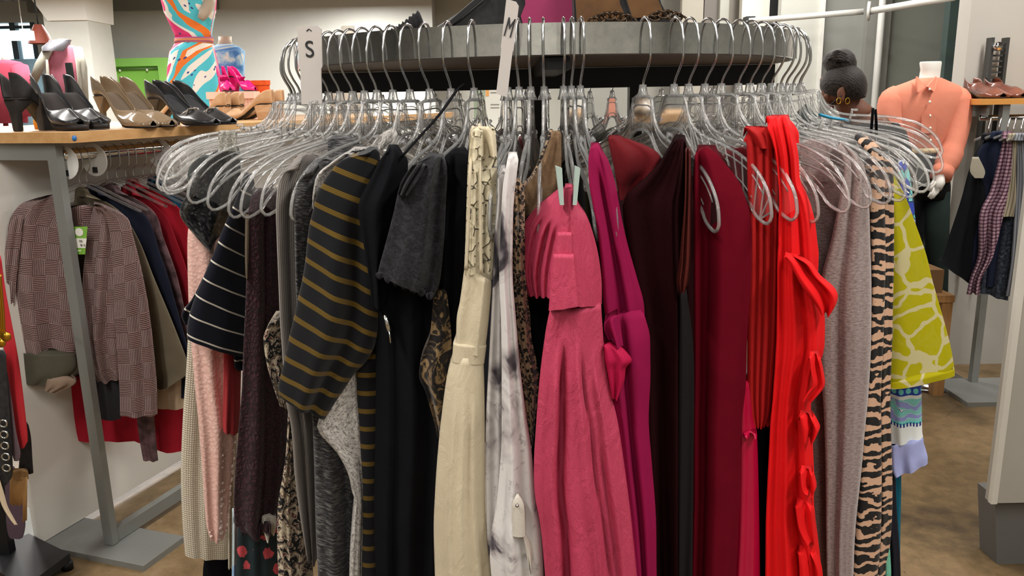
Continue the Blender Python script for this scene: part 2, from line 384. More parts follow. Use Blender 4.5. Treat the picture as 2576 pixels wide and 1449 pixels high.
# ================================================================ shoe table with hanging rail
TC = np.array([-1.145, 2.15]); TA = np.array([math.sin(math.radians(19)), math.cos(math.radians(19))]); TBv = np.array([-TA[1], TA[0]])
TZ = 1.24
def tw(s, b, z): q = TC + TA * s + TBv * b; return np.array([q[0], q[1], z])
def tbox(s0, s1, b0, b1, z0, z1): return MB().box((s0, b0, z0), (s1, b1, z1), M=lambda v: tw(*v))
def shoe_table():
    t = thing('shoe_table', tuple(tw(.6, .5, 0)), 'grey steel display table with maple top carrying rows of shoes', 'table')
    o = tbox(0, 2.6, 0, 1.05, TZ - .028, TZ).build('table_top', WOODTOP, t, False)
    q = tw(-.001, .015, TZ - .014)
    s = MB().tube([tw(.012, -.0012, TZ - .016), tw(.012, .001, TZ - .016)], .0075, 16); s.build('round_sticker', plain('blue_sticker', '#2f74b5', .5), o, label='small round blue sticker')
    for s in (.02, 2.5):
        tbox(s, s + .022, .078, .112, .02, TZ - .028).build('post', GREYM, t, False)
        tbox(s, s + .022, .95, .985, .02, TZ - .028).build('post', GREYM, t, False)
        tbox(s + .001, s + .021, .112, .95, TZ - .075, TZ - .029).build('cross_bar', GREYM, t, False)
        tbox(s - .06, s + .11, -.09, 1.1, 0, .018).build('foot_plate', GREYM, t, False)
    tbox(.042, 2.5, .082, .108, .02, .06).build('lower_bar', GREYM, t, False)
    MB().tube([tw(.05, 0.095, 1.176), tw(2.5, 0.095, 1.176)], .016, 14).build('hanging_rail', CHROME, t)
    tbox(-.04, 2.3, .30, .318, .02, TZ - .03).build('divider_panel', plain('white_laminate', '#d9d5cc', .55, var=.03, scale=2), t, False)
shoe_table()
def size_disc(s, txt):
    d = thing('size_divider', tuple(tw(s, 0.095, 1.176)), 'round white size divider disc ' + txt, 'size divider', 'divider discs on the blouse rail')
    c = tw(s, 0.095, 1.156); ring = lambda k, r: [c + np.append(TA * k, 0) + r * (math.cos(a) * np.append(TBv, 0) + math.sin(a) * np.array([0, 0, 1])) for a in [2 * math.pi * i / 24 for i in range(24)]]
    MB().loft([ring(-.001, .046), ring(.001, .046)]).build('disc', plain('white_disc', '#d5d5d0', .5), d, False)
    p = c + np.array([0, 0, -.028]); e = np.append(TBv, 0)
    MB().box((-.006, -.008, -.008), (-.001, .008, .008), M=lambda v: p + np.append(TA, 0) * v[0] * .6 + e * v[1] + np.array([0, 0, v[2]])).build('printed_letter', plain('ink_black', '#1c1c1e', .6), d, False)
size_disc(.06, 'next to the grey post on the blouse rail'); size_disc(.16, 'second along the blouse rail'); size_disc(.42, 'farthest along the blouse rail')
# ================================================================ shoes
def shoe(name, label, pos, yaw, mat, L=.245, heel=.085, hs=.5, width=.039, lining='#8a7359', vamp=.66, heelmat=None, solemat=None, platform=0.0, point=.5, back=.055, group=None, extra=None, block=.03):
    t = thing(name, tuple(pos), label, 'shoe', group); ca, sa = math.cos(yaw), math.sin(yaw); pos = np.array(pos, float)
    M = lambda x, y, z: pos + np.array([x * ca - y * sa, x * sa + y * ca, z])
    def sm(a, b, x): q = min(1, max(0, (x - a) / (b - a))); return q * q * (3 - 2 * q)
    rings = []; ins = []; sole = []
    for i in range(29):
        q = i / 28; x = q * L
        zb = .005 + platform + (heel - platform) * (1 - sm(.2, .70, q))
        w = width * (.66 + .34 * sm(.25, .68, q)) * math.sqrt(max(.02, 1 - max(0, (q - .80) / .205) ** (1.2 + point * 2)))
        w *= .35 + .65 * math.sqrt(min(1, (q + .01) / .10))
        hh = back - (back - .019) * sm(.02, .42, q) + .024 * sm(vamp - .14, vamp + .03, q) - .026 * sm(.74, 1, q)
        zt = zb + max(.012, hh); k = 1 - sm(vamp - .16, vamp + .02, q); k = .96 * k
        cp = [(-w * k, zt), (-w * (.5 + .5 * k), zb + .72 * (zt - zb)), (-w, zb + .35 * (zt - zb)), (-w * .8, zb), (0, zb), (w * .8, zb), (w, zb + .35 * (zt - zb)), (w * (.5 + .5 * k), zb + .72 * (zt - zb)), (w * k, zt)]
        pr = spline(cp, 21); rings.append([M(x, a, b) for a, b in pr])
        ins.append([M(x, a * w * .82, zb + .006) for a in (-1, -.5, 0, .5, 1)])
        sole.append([M(x, -w * .86, zb - .004 - platform * .9), M(x, w * .86, zb - .004 - platform * .9), M(x, w * .9, zb + .001), M(x, -w * .9, zb + .001)])
    u = MB().loft(rings, closed=False, cap=False).build('upper', mat, t)
    md = u.modifiers.new('thick', 'SOLIDIFY'); md.thickness = .0022; md.offset = 0
    MB().loft(ins[1:24], closed=False, cap=False).build('insole', plain('insole_' + lining[1:], lining, .7), t)
    MB().loft(sole).build('sole', solemat or plain('dark_sole', '#1a1717', .6), t)
    if heel > .02:
        zt = heel + .002; hw = block * .5; b = [M(x, y, 0) for x, y in ((.012, -hw), (.012 + block, -hw * .9), (.012 + block, hw * .9), (.012, hw))]
        bt = .012; p = [M(x, y, zt) for x, y in ((.004, -width * .5), (.075, -width * .6), (.075, width * .6), (.004, width * .5))]
        mid = [M(x, y, zt * hs) for x, y in ((.008, -hw * 1.1), (.015 + block * 1.05, -hw), (.015 + block * 1.05, hw), (.008, hw * 1.1))]
        h = MB(); h.loft([b, mid, p]); o = h.build('heel', heelmat or mat, t, False); bv = o.modifiers.new('bevel', 'BEVEL'); bv.width = .003; bv.segments = 2
    if extra: extra(t, M)
    return t
def sp(px, py, d): a = at(px, py, d); return np.array([a[0], a[1], 0])
LEA = ramped('black_leather', lambda t: t.noise(t.ob(), 40, 3), [(.3, '#17181a'), (.7, '#25272a')], .32, bump=.05, spec=.5)
LEA2 = ramped('scuffed_black_suede', lambda t: t.noise(t.ob(), 30, 4), [(.3, '#1b1a1b'), (.7, '#302d2c')], .7, bump=.1)
PAT = ramped('taupe_patent', lambda t: t.noise(t.ob(), 8, 3), [(.3, '#77644d'), (.7, '#8a7459')], .16, bump=.0, spec=.6)
TAN = ramped('tan_leather', lambda t: t.noise(t.ob(), 20, 3), [(.3, '#b58f6b'), (.7, '#c9a47e')], .5, bump=.05)
FUC = plain('fuchsia_satin', '#d81b78', .35, spec=.5); ORA = ramped('orange_suede', lambda t: t.noise(t.ob(), 60, 3), [(.3, '#c9471a'), (.7, '#e2612a')], .9, bump=.15)
yt = math.atan2(-.33, .944)
def tsh(s, b, z=TZ): return tw(s, b, z)
# shoes stand across the table, toes towards the aisle side; s = along the edge, b = back from the edge
def ty(px, py, d): a = at(px, py, d); return np.array([a[0], a[1], TZ])
def bow(mat, mat2):
    def f(t, M):
        for dy in (-.012, .012): MB().tube([M(.185, dy * 3, .012), M(.19, dy * 1.6, .05), M(.2, -dy * .4, .052)], .006, 8, flat=.4).build('bow_loop', mat, t)
        MB().tube([M(.165, -.036, .03), M(.178, 0, .053), M(.19, .036, .03)], .006, 8, flat=.5).build('band', mat2, t)
    return f
shoe('pump_shoe', 'dull black suede pump seen from behind at the table corner', ty(30, 318, 2.3), math.radians(80), LEA2, heel=.085, block=.02, hs=.6, width=.04, back=.07)
shoe('pump_shoe', 'black leather block heel pump above the blue sticker, nearer one', ty(112, 320, 2.43), math.radians(-42), LEA, L=.27, heel=.095, block=.045, hs=.5, platform=.012, width=.041, back=.06, heelmat=LEA2, lining='#2a2422')
shoe('pump_shoe', 'black leather block heel pump half behind its twin above the sticker', ty(164, 318, 2.5), math.radians(-42), LEA, L=.27, heel=.095, block=.045, hs=.5, platform=.012, width=.041, back=.06, heelmat=LEA2, lining='#2a2422')
def ruche(t, M):
    for k in range(5): MB().tube([M(.165 + k * .012, -.038, .016), M(.168 + k * .012, 0, .046 - k * .003), M(.165 + k * .012, .038, .016)], .0065, 8).build('ruched_band', PAT, t)
shoe('peep_toe_shoe', 'taupe patent peep toe heel with ruched front, nearer of the two', ty(256, 318, 2.55), math.radians(-33), PAT, L=.265, heel=.095, block=.012, hs=.5, width=.041, lining='#5f4f3e', extra=ruche, vamp=.63)
shoe('peep_toe_shoe', 'taupe patent peep toe heel with ruched front, set behind its twin', ty(304, 316, 2.62), math.radians(-33), PAT, L=.265, heel=.095, block=.012, hs=.5, width=.041, lining='#5f4f3e', extra=ruche, vamp=.63)
SILV = plain('pewter_strap', '#8b8177', .4, .3)
shoe('pump_shoe', 'black pump with pewter crossed straps near the green frame', ty(386, 314, 2.68), math.radians(-28), LEA, L=.285, heel=.085, block=.015, hs=.5, width=.043, lining='#15161a', extra=bow(SILV, SILV))
shoe('pump_shoe', 'black pump with pewter crossed straps half behind its twin', ty(436, 312, 2.76), math.radians(-28), LEA, L=.275, heel=.085, block=.015, hs=.5, width=.043, lining='#15161a', extra=bow(SILV, SILV))
RZ = TZ
def rz(px, py, d): a = at(px, py, d); return np.array([a[0], a[1], RZ])
shoe('flat_shoe', 'tan flat shoe standing toe up before the pink box', rz(578, 294, 3.4), math.radians(150), TAN, L=.2, heel=.055, block=.03, width=.036, lining='#c9a98c')
shoe('flat_shoe', 'tan flat shoe beside the pink box, heel to the aisle', rz(612, 294, 3.45), math.radians(150), TAN, L=.2, heel=.055, block=.03, width=.036, lining='#c9a98c')
shoe('mule_shoe', 'beige block heel mule at the shelf end by the ribbed hanger', rz(690, 291, 3.4), math.radians(178), TAN, L=.22, heel=.06, block=.05, width=.04, lining='#d9bf9e')
shoe('mule_shoe', 'beige block heel mule mostly hidden behind another mule', rz(716, 290, 3.5), math.radians(178), TAN, L=.22, heel=.06, block=.05, width=.04, lining='#d9bf9e')
shoe('mule_shoe', 'small taupe shoe beside the cream dress mannequin', rz(480, 296, 3.3), math.radians(170), TAN, L=.2, heel=.07, block=.03, width=.036, lining='#b69b82')
PB = RZ + .118
def pink_box():
    a = rz(530, 292, 3.6); b = rz(640, 290, 3.6); t = thing('shoe_box', tuple((a + b) / 2), 'pale pink patterned shoe box under fuchsia heels', 'box')
    pm = ramped('dotted_pink_card', lambda t_: t_.vor(t_.map(t_.ob(), (1, 1, 1)), 70, rnd=0), [(.25, '#dba58f'), (.32, '#f0c3ae')], .7, bump=0)
    MB().box((a[0], 3.6, RZ), (b[0], 3.8, RZ + .095)).build('box_body', pm, t, False)
    MB().box((a[0] - .008, 3.592, RZ + .088), (b[0] + .008, 3.808, PB)).build('lid', plain('pink_card', '#f2c9b6', .7), t, False)
pink_box()
def bz(px, d): a = at(px, 215, d); return np.array([a[0], a[1], PB])
shoe('pump_shoe', 'bright fuchsia heel on the pink box, end one', bz(556, 3.68), math.radians(-55), FUC, L=.13, heel=.062, block=.024, width=.026, back=.045, hs=.4, lining='#d9548e')
shoe('pump_shoe', 'bright fuchsia heel on the pink box, showing its side', bz(580, 3.7), math.radians(-20), FUC, L=.13, heel=.062, block=.024, width=.026, back=.045, hs=.4, lining='#d9548e')
def boot():
    a = rz(660, 262, 3.72); t = thing('ankle_boot', tuple(a), 'orange suede ankle boot with open front', 'boot'); x, y = a[0], a[1]
    MB().ell([(x + .02, y, RZ + .0, .055, .04), (x + .015, y, RZ + .04, .05, .04), (x - .0, y, RZ + .085, .042, .038), (x - .008, y, RZ + .14, .046, .04), (x - .008, y, RZ + .16, .048, .042)], 20, cap=False).build('shaft', ORA, t)
    MB().ell([(x - .008, y, RZ + .145, .05, .044), (x - .008, y, RZ + .165, .051, .045)], 20, cap=False).build('cuff', ORA, t)
    MB().tube([(x - .03, y - .035, RZ + .15), (x - .034, y - .04, RZ + .1)], .012, 8).build('opening_flap', plain('boot_lining', '#5c2a1c', .8), t)
    MB().tube([(x + .03, y, RZ + .03), (x - .03, y - .0, RZ + .015), (x - .075, y, RZ + .008)], [.045, .035, .016], 12, flat=.6).build('toe', ORA, t)
    MB().box((x + .02, y - .03, RZ - .001), (x + .07, y + .03, RZ + .03)).build('heel', plain('boot_heel', '#7a6f64', .6), t, False)
boot()
MB().ell([tuple(tw(.28, .42, RZ)[:2]) + (RZ + h, r, r) for h, r in ((0, .012), (.02, .014), (.045, .009))], 12).build('perfume_bottle', plain('amber_plastic', '#d98d2f', .3), None, label='tiny amber bottle between black and taupe heels', cat='bottle')
# ================================================================ mannequins behind the table
SKINW = plain('white_mannequin', '#d9d5cc', .5); SKINB = plain('beige_mannequin', '#bfae9b', .5)
def sec(px, pyc, d, wpx, ry, dz=0):
    a = at(px, pyc, d); w = wpx / 2 / FPX * d * 1.03; return (a[0], a[1], a[2] + dz, w, w * ry)
def print_mat():
    t = NT('bright_abstract_print'); v = t.uv()
    n = t.map(v, (5, 2.2, 1)); w = t.noise(n, 1.0, 1, .4, .5)
    wv = t.ramp(w, [(0, '#57cfe0'), (.36, '#f0427f'), (.44, '#fff6ea'), (.5, '#5ad0e0'), (.57, '#ff8433'), (.63, '#fff3e2')], 'CONSTANT')
    d = t.vor(v, 26, out='Distance'); k = t.math('LESS_THAN', d, .22)
    c2 = t.mix(t.math('MULTIPLY', k, t.math('GREATER_THAN', t.noise(v, 7, 1), .52)), wv, '#3b4f8f')
    t.base(c2, .7); return t.m
def dress_form():
    d = 5.2; x = 480; t = thing('mannequin', (at(480, 250, d)[0], d, 0), 'tall mannequin in bright swirling print dress with orange belt', 'mannequin')
    body = [sec(474, -60, d, 135, .55), sec(474, -30, d, 132, .6), sec(475, 0, d, 126, .62), sec(478, 30, d, 118, .62), sec(482, 60, d, 100, .65), sec(486, 85, d, 86, .68), sec(488, 98, d, 84, .7)]
    MB().ell(body, 28).build('bodice', print_mat(), t)
    MB().ell([sec(488, 95, d, 88, .72), sec(488, 110, d, 90, .72)], 28).build('belt', stripes('sash_stripes', '#f29a66', '#c86f9a', .02, .4), t)
    sk = [sec(488, 108, d, 86, .75), sec(484, 130, d, 104, .75), sec(486, 170, d, 118, .75), sec(490, 230, d, 130, .75), sec(496, 300, d, 150, .75), sec(500, 420, d, 170, .75)]
    MB().ell(sk, 32).build('skirt', print_mat(), t)
    P = [at(530, -30, d - .03), at(526, 10, d - .06), at(512, 36, d - .12), at(505, 48, d - .13)]
    MB().tube(P, [.035, .036, .03, .02], 12).build('arm', SKINB, t)
    MB().ell([sec(474, -70, d, 60, .8), sec(474, -90, d, 44, .9), sec(474, -120, d, 44, .9)], 20).build('neck', SKINB, t)
    a = at(490, 420, d); MB().tube([(a[0], d, .0), (a[0], d, a[2] + .02)], .02, 10).build('stand_pole', WIRE, t); MB().tube([(a[0], d, 0), (a[0], d, .012)], .16, 24).build('stand_base', WIRE, t)
dress_form()
def bust(label, cx, d, neck_py, neck_w, sh_py, sh_w, bot_py, bot_w, clothm, skin, extra=None, sleeves=None):
    t = thing('mannequin', (at(cx, sh_py, d)[0], d, 0), label, 'mannequin')
    m = sh_py - neck_py
    MB().ell([sec(cx, neck_py, d, neck_w, .85), sec(cx, neck_py + m * .4, d, neck_w, .85), sec(cx, sh_py + 4, d, neck_w * 1.5, .7)], 20).build('neck', skin, t)
    MB().ell([sec(cx, sh_py - m * .35, d, neck_w * 1.25, .8), sec(cx, sh_py - m * .1, d, sh_w * .72, .5), sec(cx, sh_py + m * .25, d, sh_w * .97, .48), sec(cx, sh_py + (bot_py - sh_py) * .4, d, sh_w * .95, .5), sec(cx, bot_py, d, bot_w, .55)], 26).build('top', clothm, t)
    for P, r in sleeves or (): MB().tube([at(*p) for p in P], r, 12).build('sleeve', clothm, t)
    a = at(cx, bot_py, d); MB().tube([(a[0], d, 0), (a[0], d, a[2] + .02)], .018, 10).build('stand_pole', WIRE, t); MB().tube([(a[0], d, 0), (a[0], d, .012)], .14, 20).build('stand_base', WIRE, t)
    if extra: extra(t)
    return t
TIE = ramped('blue_tie_dye', lambda t: t.noise(t.uv(), 16, 3, .5, .6), [(.36, '#4f86c4'), (.5, '#7fb0dc'), (.6, '#b9d3dd'), (.68, '#e3e3d8')], .8)
bust('headless mannequin in blue tie-dye top beside the print dress', 566, 5.6, 92, 30, 122, 96, 300, 92, TIE, SKINB)
PNK = cloth('rose_pink_jersey', '#c9788c'); 
def cardi(t):
    ivory = cloth('ivory_knit', '#a8a698')
    MB().tube([at(125, 118, 5.95), at(100, 165, 5.9), at(84, 205, 5.95)], [.03, .032, .026], 12).build('sleeve', ivory, t)
    MB().tube([at(196, 122, 5.95), at(206, 170, 5.9), at(212, 260, 5.9)], [.03, .034, .03], 12).build('sleeve', ivory, t)
    MB().tube([at(118, 150, 5.86), at(122, 200, 5.86), at(128, 260, 5.88)], [.012, .018, .02], 10, flat=.5).build('cardigan_front', ivory, t)
    MB().tube([at(192, 130, 5.86), at(200, 200, 5.86), at(204, 260, 5.88)], [.014, .022, .026], 10, flat=.5).build('cardigan_front', ivory, t)
    c = at(157, 112, 6.0); bib = plain('grey_beads', '#6e6e74', .5, .3, var=.3, scale=200, bump=.5, bscale=400)
    MB().ell([(c[0] - .01, 6.0, c[2] + .03, .075, .06), (c[0] - .01, 5.99, c[2] + .02, .072, .06), (c[0] - .03, 5.96, c[2] - .02, .085, .09), (c[0] - .04, 5.95, c[2] - .05, .07, .09)], 24, cap=False).build('bib_necklace', bib, t)
    MB().box(at(172, 222, 5.84), at(182, 158, 5.86)).build('black_tag', plain('tag_black', '#1b2320', .5), t, False)
bust('mannequin in pink top, ivory cardigan and grey bib necklace', 158, 6.0, 98, 22, 118, 78, 290, 70, PNK, SKINB, cardi)
bust('mannequin in plain red sweater before the bright window', 14, 6.0, 138, 18, 158, 92, 310, 104, cloth('faded_red_knit', '#b2485c'), SKINW, None, [([(48, 168, 5.98), (62, 220, 5.95), (58, 290, 5.95)], [.06, .055, .05])])
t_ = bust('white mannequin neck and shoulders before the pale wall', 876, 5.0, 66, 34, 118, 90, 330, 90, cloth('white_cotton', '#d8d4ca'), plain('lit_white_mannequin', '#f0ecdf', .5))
# pendant lamp and hanging lamp bar by the window
def lamps():
    a = at(96, 62, 7.4); t = thing('pendant_lamp', (a[0], a[1], a[2]), 'rust brown pendant shade hanging by the pillar', 'lamp')
    MB().ell([(a[0], 7.4, a[2] - .16, .10, .10), (a[0], 7.4, a[2] - .08, .075, .075), (a[0], 7.4, a[2], .035, .035)], 24, cap=False).build('shade', plain('rust_paint', '#7d3a2a', .6), t)
    MB().tube([(a[0], 7.4, a[2]), (a[0], 7.4, CEIL)], .006, 8).build('cord', BLACKM, t)
    b = at(45, 92, 7.2); t = thing('strip_lamp', tuple(b), 'glowing white bar lamp hung in front of the shop window', 'lamp')
    MB().box((b[0] - .45, 7.16, b[2] - .03), (b[0] + .12, 7.24, b[2] + .045)).build('tube', emit('bright_tube', '#ffffff', 3.0), t, False)
    for dx in (-.3, .05): MB().tube([(b[0] + dx, 7.2, b[2] + .04), (b[0] + dx, 7.2, CEIL)], .004, 6).build('cord', WIRE, t)
lamps()
# ================================================================ round rack
RC = np.array([.066, 1.577]); RR = .452; RTOP = 1.399; RH = .041
def rp(phi, r=RR, z=RTOP): a = math.radians(phi); return np.array([RC[0] + r * math.sin(a), RC[1] - r * math.cos(a), z])
def round_rack():
    t = thing('round_rack', (RC[0], RC[1], 0), 'round clothes rack with wide chrome rail and black frame', 'clothes rack')
    n = 96; ring = []
    for k in range(n):
        a = 2 * math.pi * k / n; ring.append([(RC[0] + r * math.sin(a), RC[1] - r * math.cos(a), z) for r, z in ((RR, RTOP), (RR, RTOP - RH), (RR - .006, RTOP - RH), (RR - .006, RTOP))])
    ring.append(ring[0]); o = MB().loft(ring, True, False).build('rail', CHROME, t); auto_smooth(o, 40)
    MB().tube([(RC[0], RC[1], RTOP - .042), (RC[0], RC[1], RTOP - .034)], RR - .012, 72).build('top_tray', plain('tray_taupe', '#6b625a', .5, var=.05), t, False)
    z0, z1 = RTOP - .080, RTOP - .044
    MB().box((RC[0] - RR + .02, RC[1] - .02, z0), (RC[0] + RR - .02, RC[1] + .02, z1)).build('cross_arm', BLACKM, t, False)
    MB().box((RC[0] - .02, RC[1] - RR + .02, z0 + .02), (RC[0] + .02, RC[1] + RR - .02, z1)).build('cross_arm', BLACKM, t, False)
    for dx in (-.0105, .175): MB().box((RC[0] + dx - .012, RC[1] - .012, .02), (RC[0] + dx + .012, RC[1] + .012, z0)).build('post', BLACKM, t, False)
    for k in range(4):
        a = math.radians(45 + 90 * k); c, s = math.cos(a), math.sin(a)
        MB().box((0, -.022, 0), (.5, .022, .03), M=lambda v: (RC[0] + v[0] * c - v[1] * s, RC[1] + v[0] * s + v[1] * c, v[2])).build('foot', BLACKM, t, False)
round_rack()
# ---------------------------------------------------------------- clear hangers (u outward along x, tangential y)
UP = [(0, -.098), (.020, -.098), (.028, -.102), (.033, -.115), (.041, -.132), (.058, -.146), (.085, -.155), (.118, -.163), (.150, -.173), (.178, -.187), (.198, -.205), (.209, -.222), (.213, -.238)]
LO = [(0, -.143), (.014, -.144), (.026, -.149), (.036, -.158), (.050, -.172), (.066, -.183), (.090, -.191), (.116, -.197), (.140, -.206), (.160, -.219), (.173, -.232), (.182, -.243), (.192, -.249)]
HOOK = [(0, -.100), (0, -.086), (.004, -.074), (.014, -.060), (.0205, -.046), (.021, -.026), (.017, -.008), (.009, .003), (0, .006), (-.009, .003), (-.0155, -.008), (-.017, -.024), (-.016, -.040)]
def make_hanger(kind):
    t = thing('clothes_hanger', (0, 0, 0), 'clear plastic hanger', 'hanger')
    h = spline([(a, 0, b) for a, b in HOOK], 40); MB().tube(h, .0018, 8).build('hook', WIRE, t)
    MB().ell([(0, 0, z, r, r * .8) for z, r in ((-.100, .011), (-.092, .0075), (-.082, .006))], 12).build('collar', CLEARRIM, t)
    full = lambda L: [(-a, b) for a, b in L[::-1][:-1]] + list(L)
    U = spline([(a, 0, b) for a, b in full(UP)], 61); D = spline([(a, 0, b) for a, b in full(LO)], 61); y = np.array([0, .0009, 0])
    MB().loft([U, U * .5 + D * .5, D], False, False).build('web', CLEAR, t)
    inner = [U[k] * .74 + D[k] * .26 for k in range(3, 58)]; MB().tube(inner, .0011, 6).build('bead', CLEARRIM, t)
    inner = [U[k] * .2 + D[k] * .8 for k in range(4, 57)]; MB().tube(inner, .0009, 6).build('bead', CLEARRIM, t)
    rim = MB(); tp = lambda q, s: [np.array([s * x, 0, z]) for x, z in ((.2135, -.243), (.2115, -.2485), (.207, -.2525), (.201, -.2525))]
    loop = list(U) + tp(U, 1) + list(D[::-1]) + tp(U, -1)[::-1]
    rim.tube(loop, .0022, 10, closed=True); rim.build('rim', CLEARRIM, t)
    if kind == 'ribbed':
        for k in range(0, 61, 2):
            if abs(k - 30) < 4: continue
            j = min(60, max(0, k + (4 if k > 30 else -4))); MB().tube([U[k], D[j]], .0012, 6, cap=False).build('rib', CLEARRIM, t)
    else:
        for sx in (-1, 1):
            MB().tube([(sx * .076, 0, -.154), (sx * .079, 0, -.144), (sx * .088, 0, -.147)], .0028, 6).build('strap_notch', CLEARRIM, t)
            MB().tube([(sx * .03, 0, -.10), (sx * .03, 0, -.146)], .0022, 6).build('neck_rib', CLEARRIM, t)
    return t
HK = {'plain': make_hanger('plain'), 'ribbed': make_hanger('ribbed')}; HUSED = set()
def hang(phi, label, kind='plain', yaw=0, tilt=0, drop=0, group=None):
    p = rp(phi, RR - .003); a = math.radians(phi + yaw); rot = (0, math.radians(tilt), math.atan2(-math.cos(a), math.sin(a)))
    if kind not in HUSED:
        HUSED.add(kind); o = HK[kind]; o.location = p; o.rotation_euler = rot; o['label'] = label
        if group: o['group'] = group
    else: o = dup(HK[kind], p, rot, label, group)
    return o
FRONT = [(-80, 'ribbed', 'ribbed clear hanger reaching out toward the shoe table', 8, 0), (-74, 'plain', 'clear hanger under the black sequin top', -4, 0), (-68, 'plain', 'clear hanger just behind the navy striped top', 0, 1),
    (-62, 'plain', 'clear hanger carrying the navy striped top', 0, 0), (-57, 'plain', 'clear hanger carrying the plum lace dress', 2, 0), (-52.5, 'plain', 'clear hanger with the embroidered paisley top', 0, -1), (-48, 'plain', 'clear hanger over the grey ribbed sweater', 0, 0),
    (-44.5, 'plain', 'clear hanger inside the grey ribbed sweater', 2, 0), (-41, 'plain', 'clear hanger holding the space-dyed grey top', 0, 0), (-37.5, 'plain', 'clear hanger holding the heather grey jacket', -2, 1), (-34, 'plain', 'clear hanger inside the mustard striped top', 0, 0),
    (-30.5, 'plain', 'clear hanger tip poking out above the mustard stripes', 1, 1), (-27, 'plain', 'clear hanger with the wide black dress strap', 0, 0), (-23.5, 'plain', 'clear hanger tip below the wide black strap', 0, 3), (-19, 'plain', 'clear hanger carrying the black lace top', 0, 2), (-14.5, 'plain', 'clear hanger through the ivory lace straps', -2, 0),
    (-8.5, 'plain', 'clear hanger seen end-on beside the ivory dress', 2, 2), (-6.5, 'plain', 'clear hanger holding the marbled blouse', -3, 0), (-4.5, 'plain', 'clear hanger end-on just right of the marbled blouse', -2, 0), (-2.2, 'plain', 'clear hanger holding the leopard print top', -2, 1),
    (1.2, 'plain', 'clear hanger with pale green clips holding the pink dress', -1, 2), (2.6, 'plain', 'clear hanger end-on right beside the clipped pink dress', 1.5, 2), (4.2, 'plain', 'clear hanger in the magenta dress strap', 3.5, 3),
    (15.5, 'plain', 'clear hanger standing alone over the dark maroon dress', 1, 0), (21.5, 'ribbed', 'faceted clear hanger over the burgundy velvet dress', 0, 0), (24.5, 'plain', 'clear hanger just behind the faceted hanger', 0, 0), (28.5, 'plain', 'clear hanger holding the pleated red top', 1, 0), (32, 'plain', 'clear hanger between the two red garments', 2, 1),
    (36.5, 'plain', 'clear hanger holding the ruffled red dress', 0, 0), (40, 'plain', 'clear hanger in front of the mauve sweater', 0, 0), (44, 'plain', 'clear hanger inside the mauve sweater neck', 0, 1), (48, 'plain', 'clear hanger beside the zebra print shoulder', 0, 0), (52.5, 'plain', 'clear hanger holding the zebra print dress', 2, 0),
    (57, 'ribbed', 'faceted clear hanger above the yellow sheer top', 0, 0), (63, 'plain', 'clear hanger holding the yellow sheer top', 0, 0), (70, 'plain', 'clear hanger holding the blue patterned top', -2, -4), (78, 'plain', 'open clear hanger with thin black straps beside salmon shirt', -4, -9)]
for phi, kind, lab, yaw, tilt in FRONT: hang(phi, lab, kind, yaw + random.uniform(-1.2, 1.2), tilt + (-7 if phi < -45 else -3.5 if phi < -28 else -3 if phi > 30 else 0) + random.uniform(-1.5, 1.5))
for i, phi in enumerate([100, 112, 122, 131, 140, 148, 156, 163, 170, 176, 183, 190, 197, 204, 212, 221, 231, 242, 255]):
    hang(phi, 'clear hanger on the far side of the round rail', 'plain', random.uniform(-3, 3), 0, group='hangers on the far side of the round rail')
# size tags on the rail
def text_obj(txt, size, mat, parent, M, name='lettering', ext=.0006):
    cu_ = bpy.data.curves.new(name, 'FONT'); cu_.body = txt; cu_.size = size; cu_.align_x = 'CENTER'; cu_.align_y = 'CENTER'; cu_.extrude = ext
    o = bpy.data.objects.new(name, cu_); COL.objects.link(o); dg = bpy.context.evaluated_depsgraph_get(); me = bpy.data.meshes.new_from_object(o.evaluated_get(dg))
    bpy.data.objects.remove(o); me.materials.append(mat); M = Matrix(M) ; M.translation = M.translation - Vector(org(parent)); me.transform(M)
    ob = bpy.data.objects.new(name, me); COL.objects.link(ob); ob.parent = parent; ORG[ob.name] = org(parent); return ob
def frame_from(p, right, up):
    r = Vector(right).normalized(); u = Vector(up); u = (u - r * u.dot(r)).normalized(); n = r.cross(u); M = Matrix.Identity(4)
    for i in range(3): M[i][0] = r[i]; M[i][1] = u[i]; M[i][2] = n[i]; M[i][3] = p[i]
    return M
INK = plain('ink_black', '#1c1c1e', .6); TAGW = plain('tag_white_plastic', '#b3aca6', .5)
def size_tag(letter, c_top, c_bot, half, right, label, hat=False, tilt_w=1.0):
    """upright plastic strip from c_bot to c_top, lettered at its head"""
    c_top, c_bot, right = np.array(c_top), np.array(c_bot), np.array(right, float); right /= np.linalg.norm(right); up = (c_top - c_bot) / np.linalg.norm(c_top - c_bot)
    nrm = np.cross(right, up); t = thing('size_tag', tuple(c_bot), label, 'size tag'); L = np.linalg.norm(c_top - c_bot)
    head = .058; prof = [(-half, 0), (-half, -head), (-half * .88, -head - .004), (-half * .88, -L), (half * .88, -L), (half * .88, -head - .004), (half, -head), (half, -.004), (half - .004, 0), (-half + .004, 0)]
    pts = [c_top + right * a + up * b for a, b in prof]
    MB().slab([p - nrm * .001 for p in pts], nrm * .002).build('strip', TAGW, t, False)
    Mx = frame_from(c_top - up * .034 + nrm * .0016, right, up); Mx = Mx @ Matrix.Diagonal((half / .0195, 1, 1, 1)); text_obj(letter, .034, INK, t, Mx)
    if hat: MB().tube([c_top + right * a + up * b + nrm * .0016 for a, b in ((-.004, -.007), (0, -.004), (.004, -.007))], .0007, 6).build('printed_mark', INK, t)
size_tag('S', at(778, 66, 1.26), at(785, 262, 1.26), .0195, (1, -.25, 0), 'tall grey-white size tag lettered S at the rail end', True)
size_tag('M', at(1290, 2, 1.085), at(1262, 240, 1.085), .0085, (.45, -.05, -.14), 'narrow white size tag lettered M standing above the front rail')
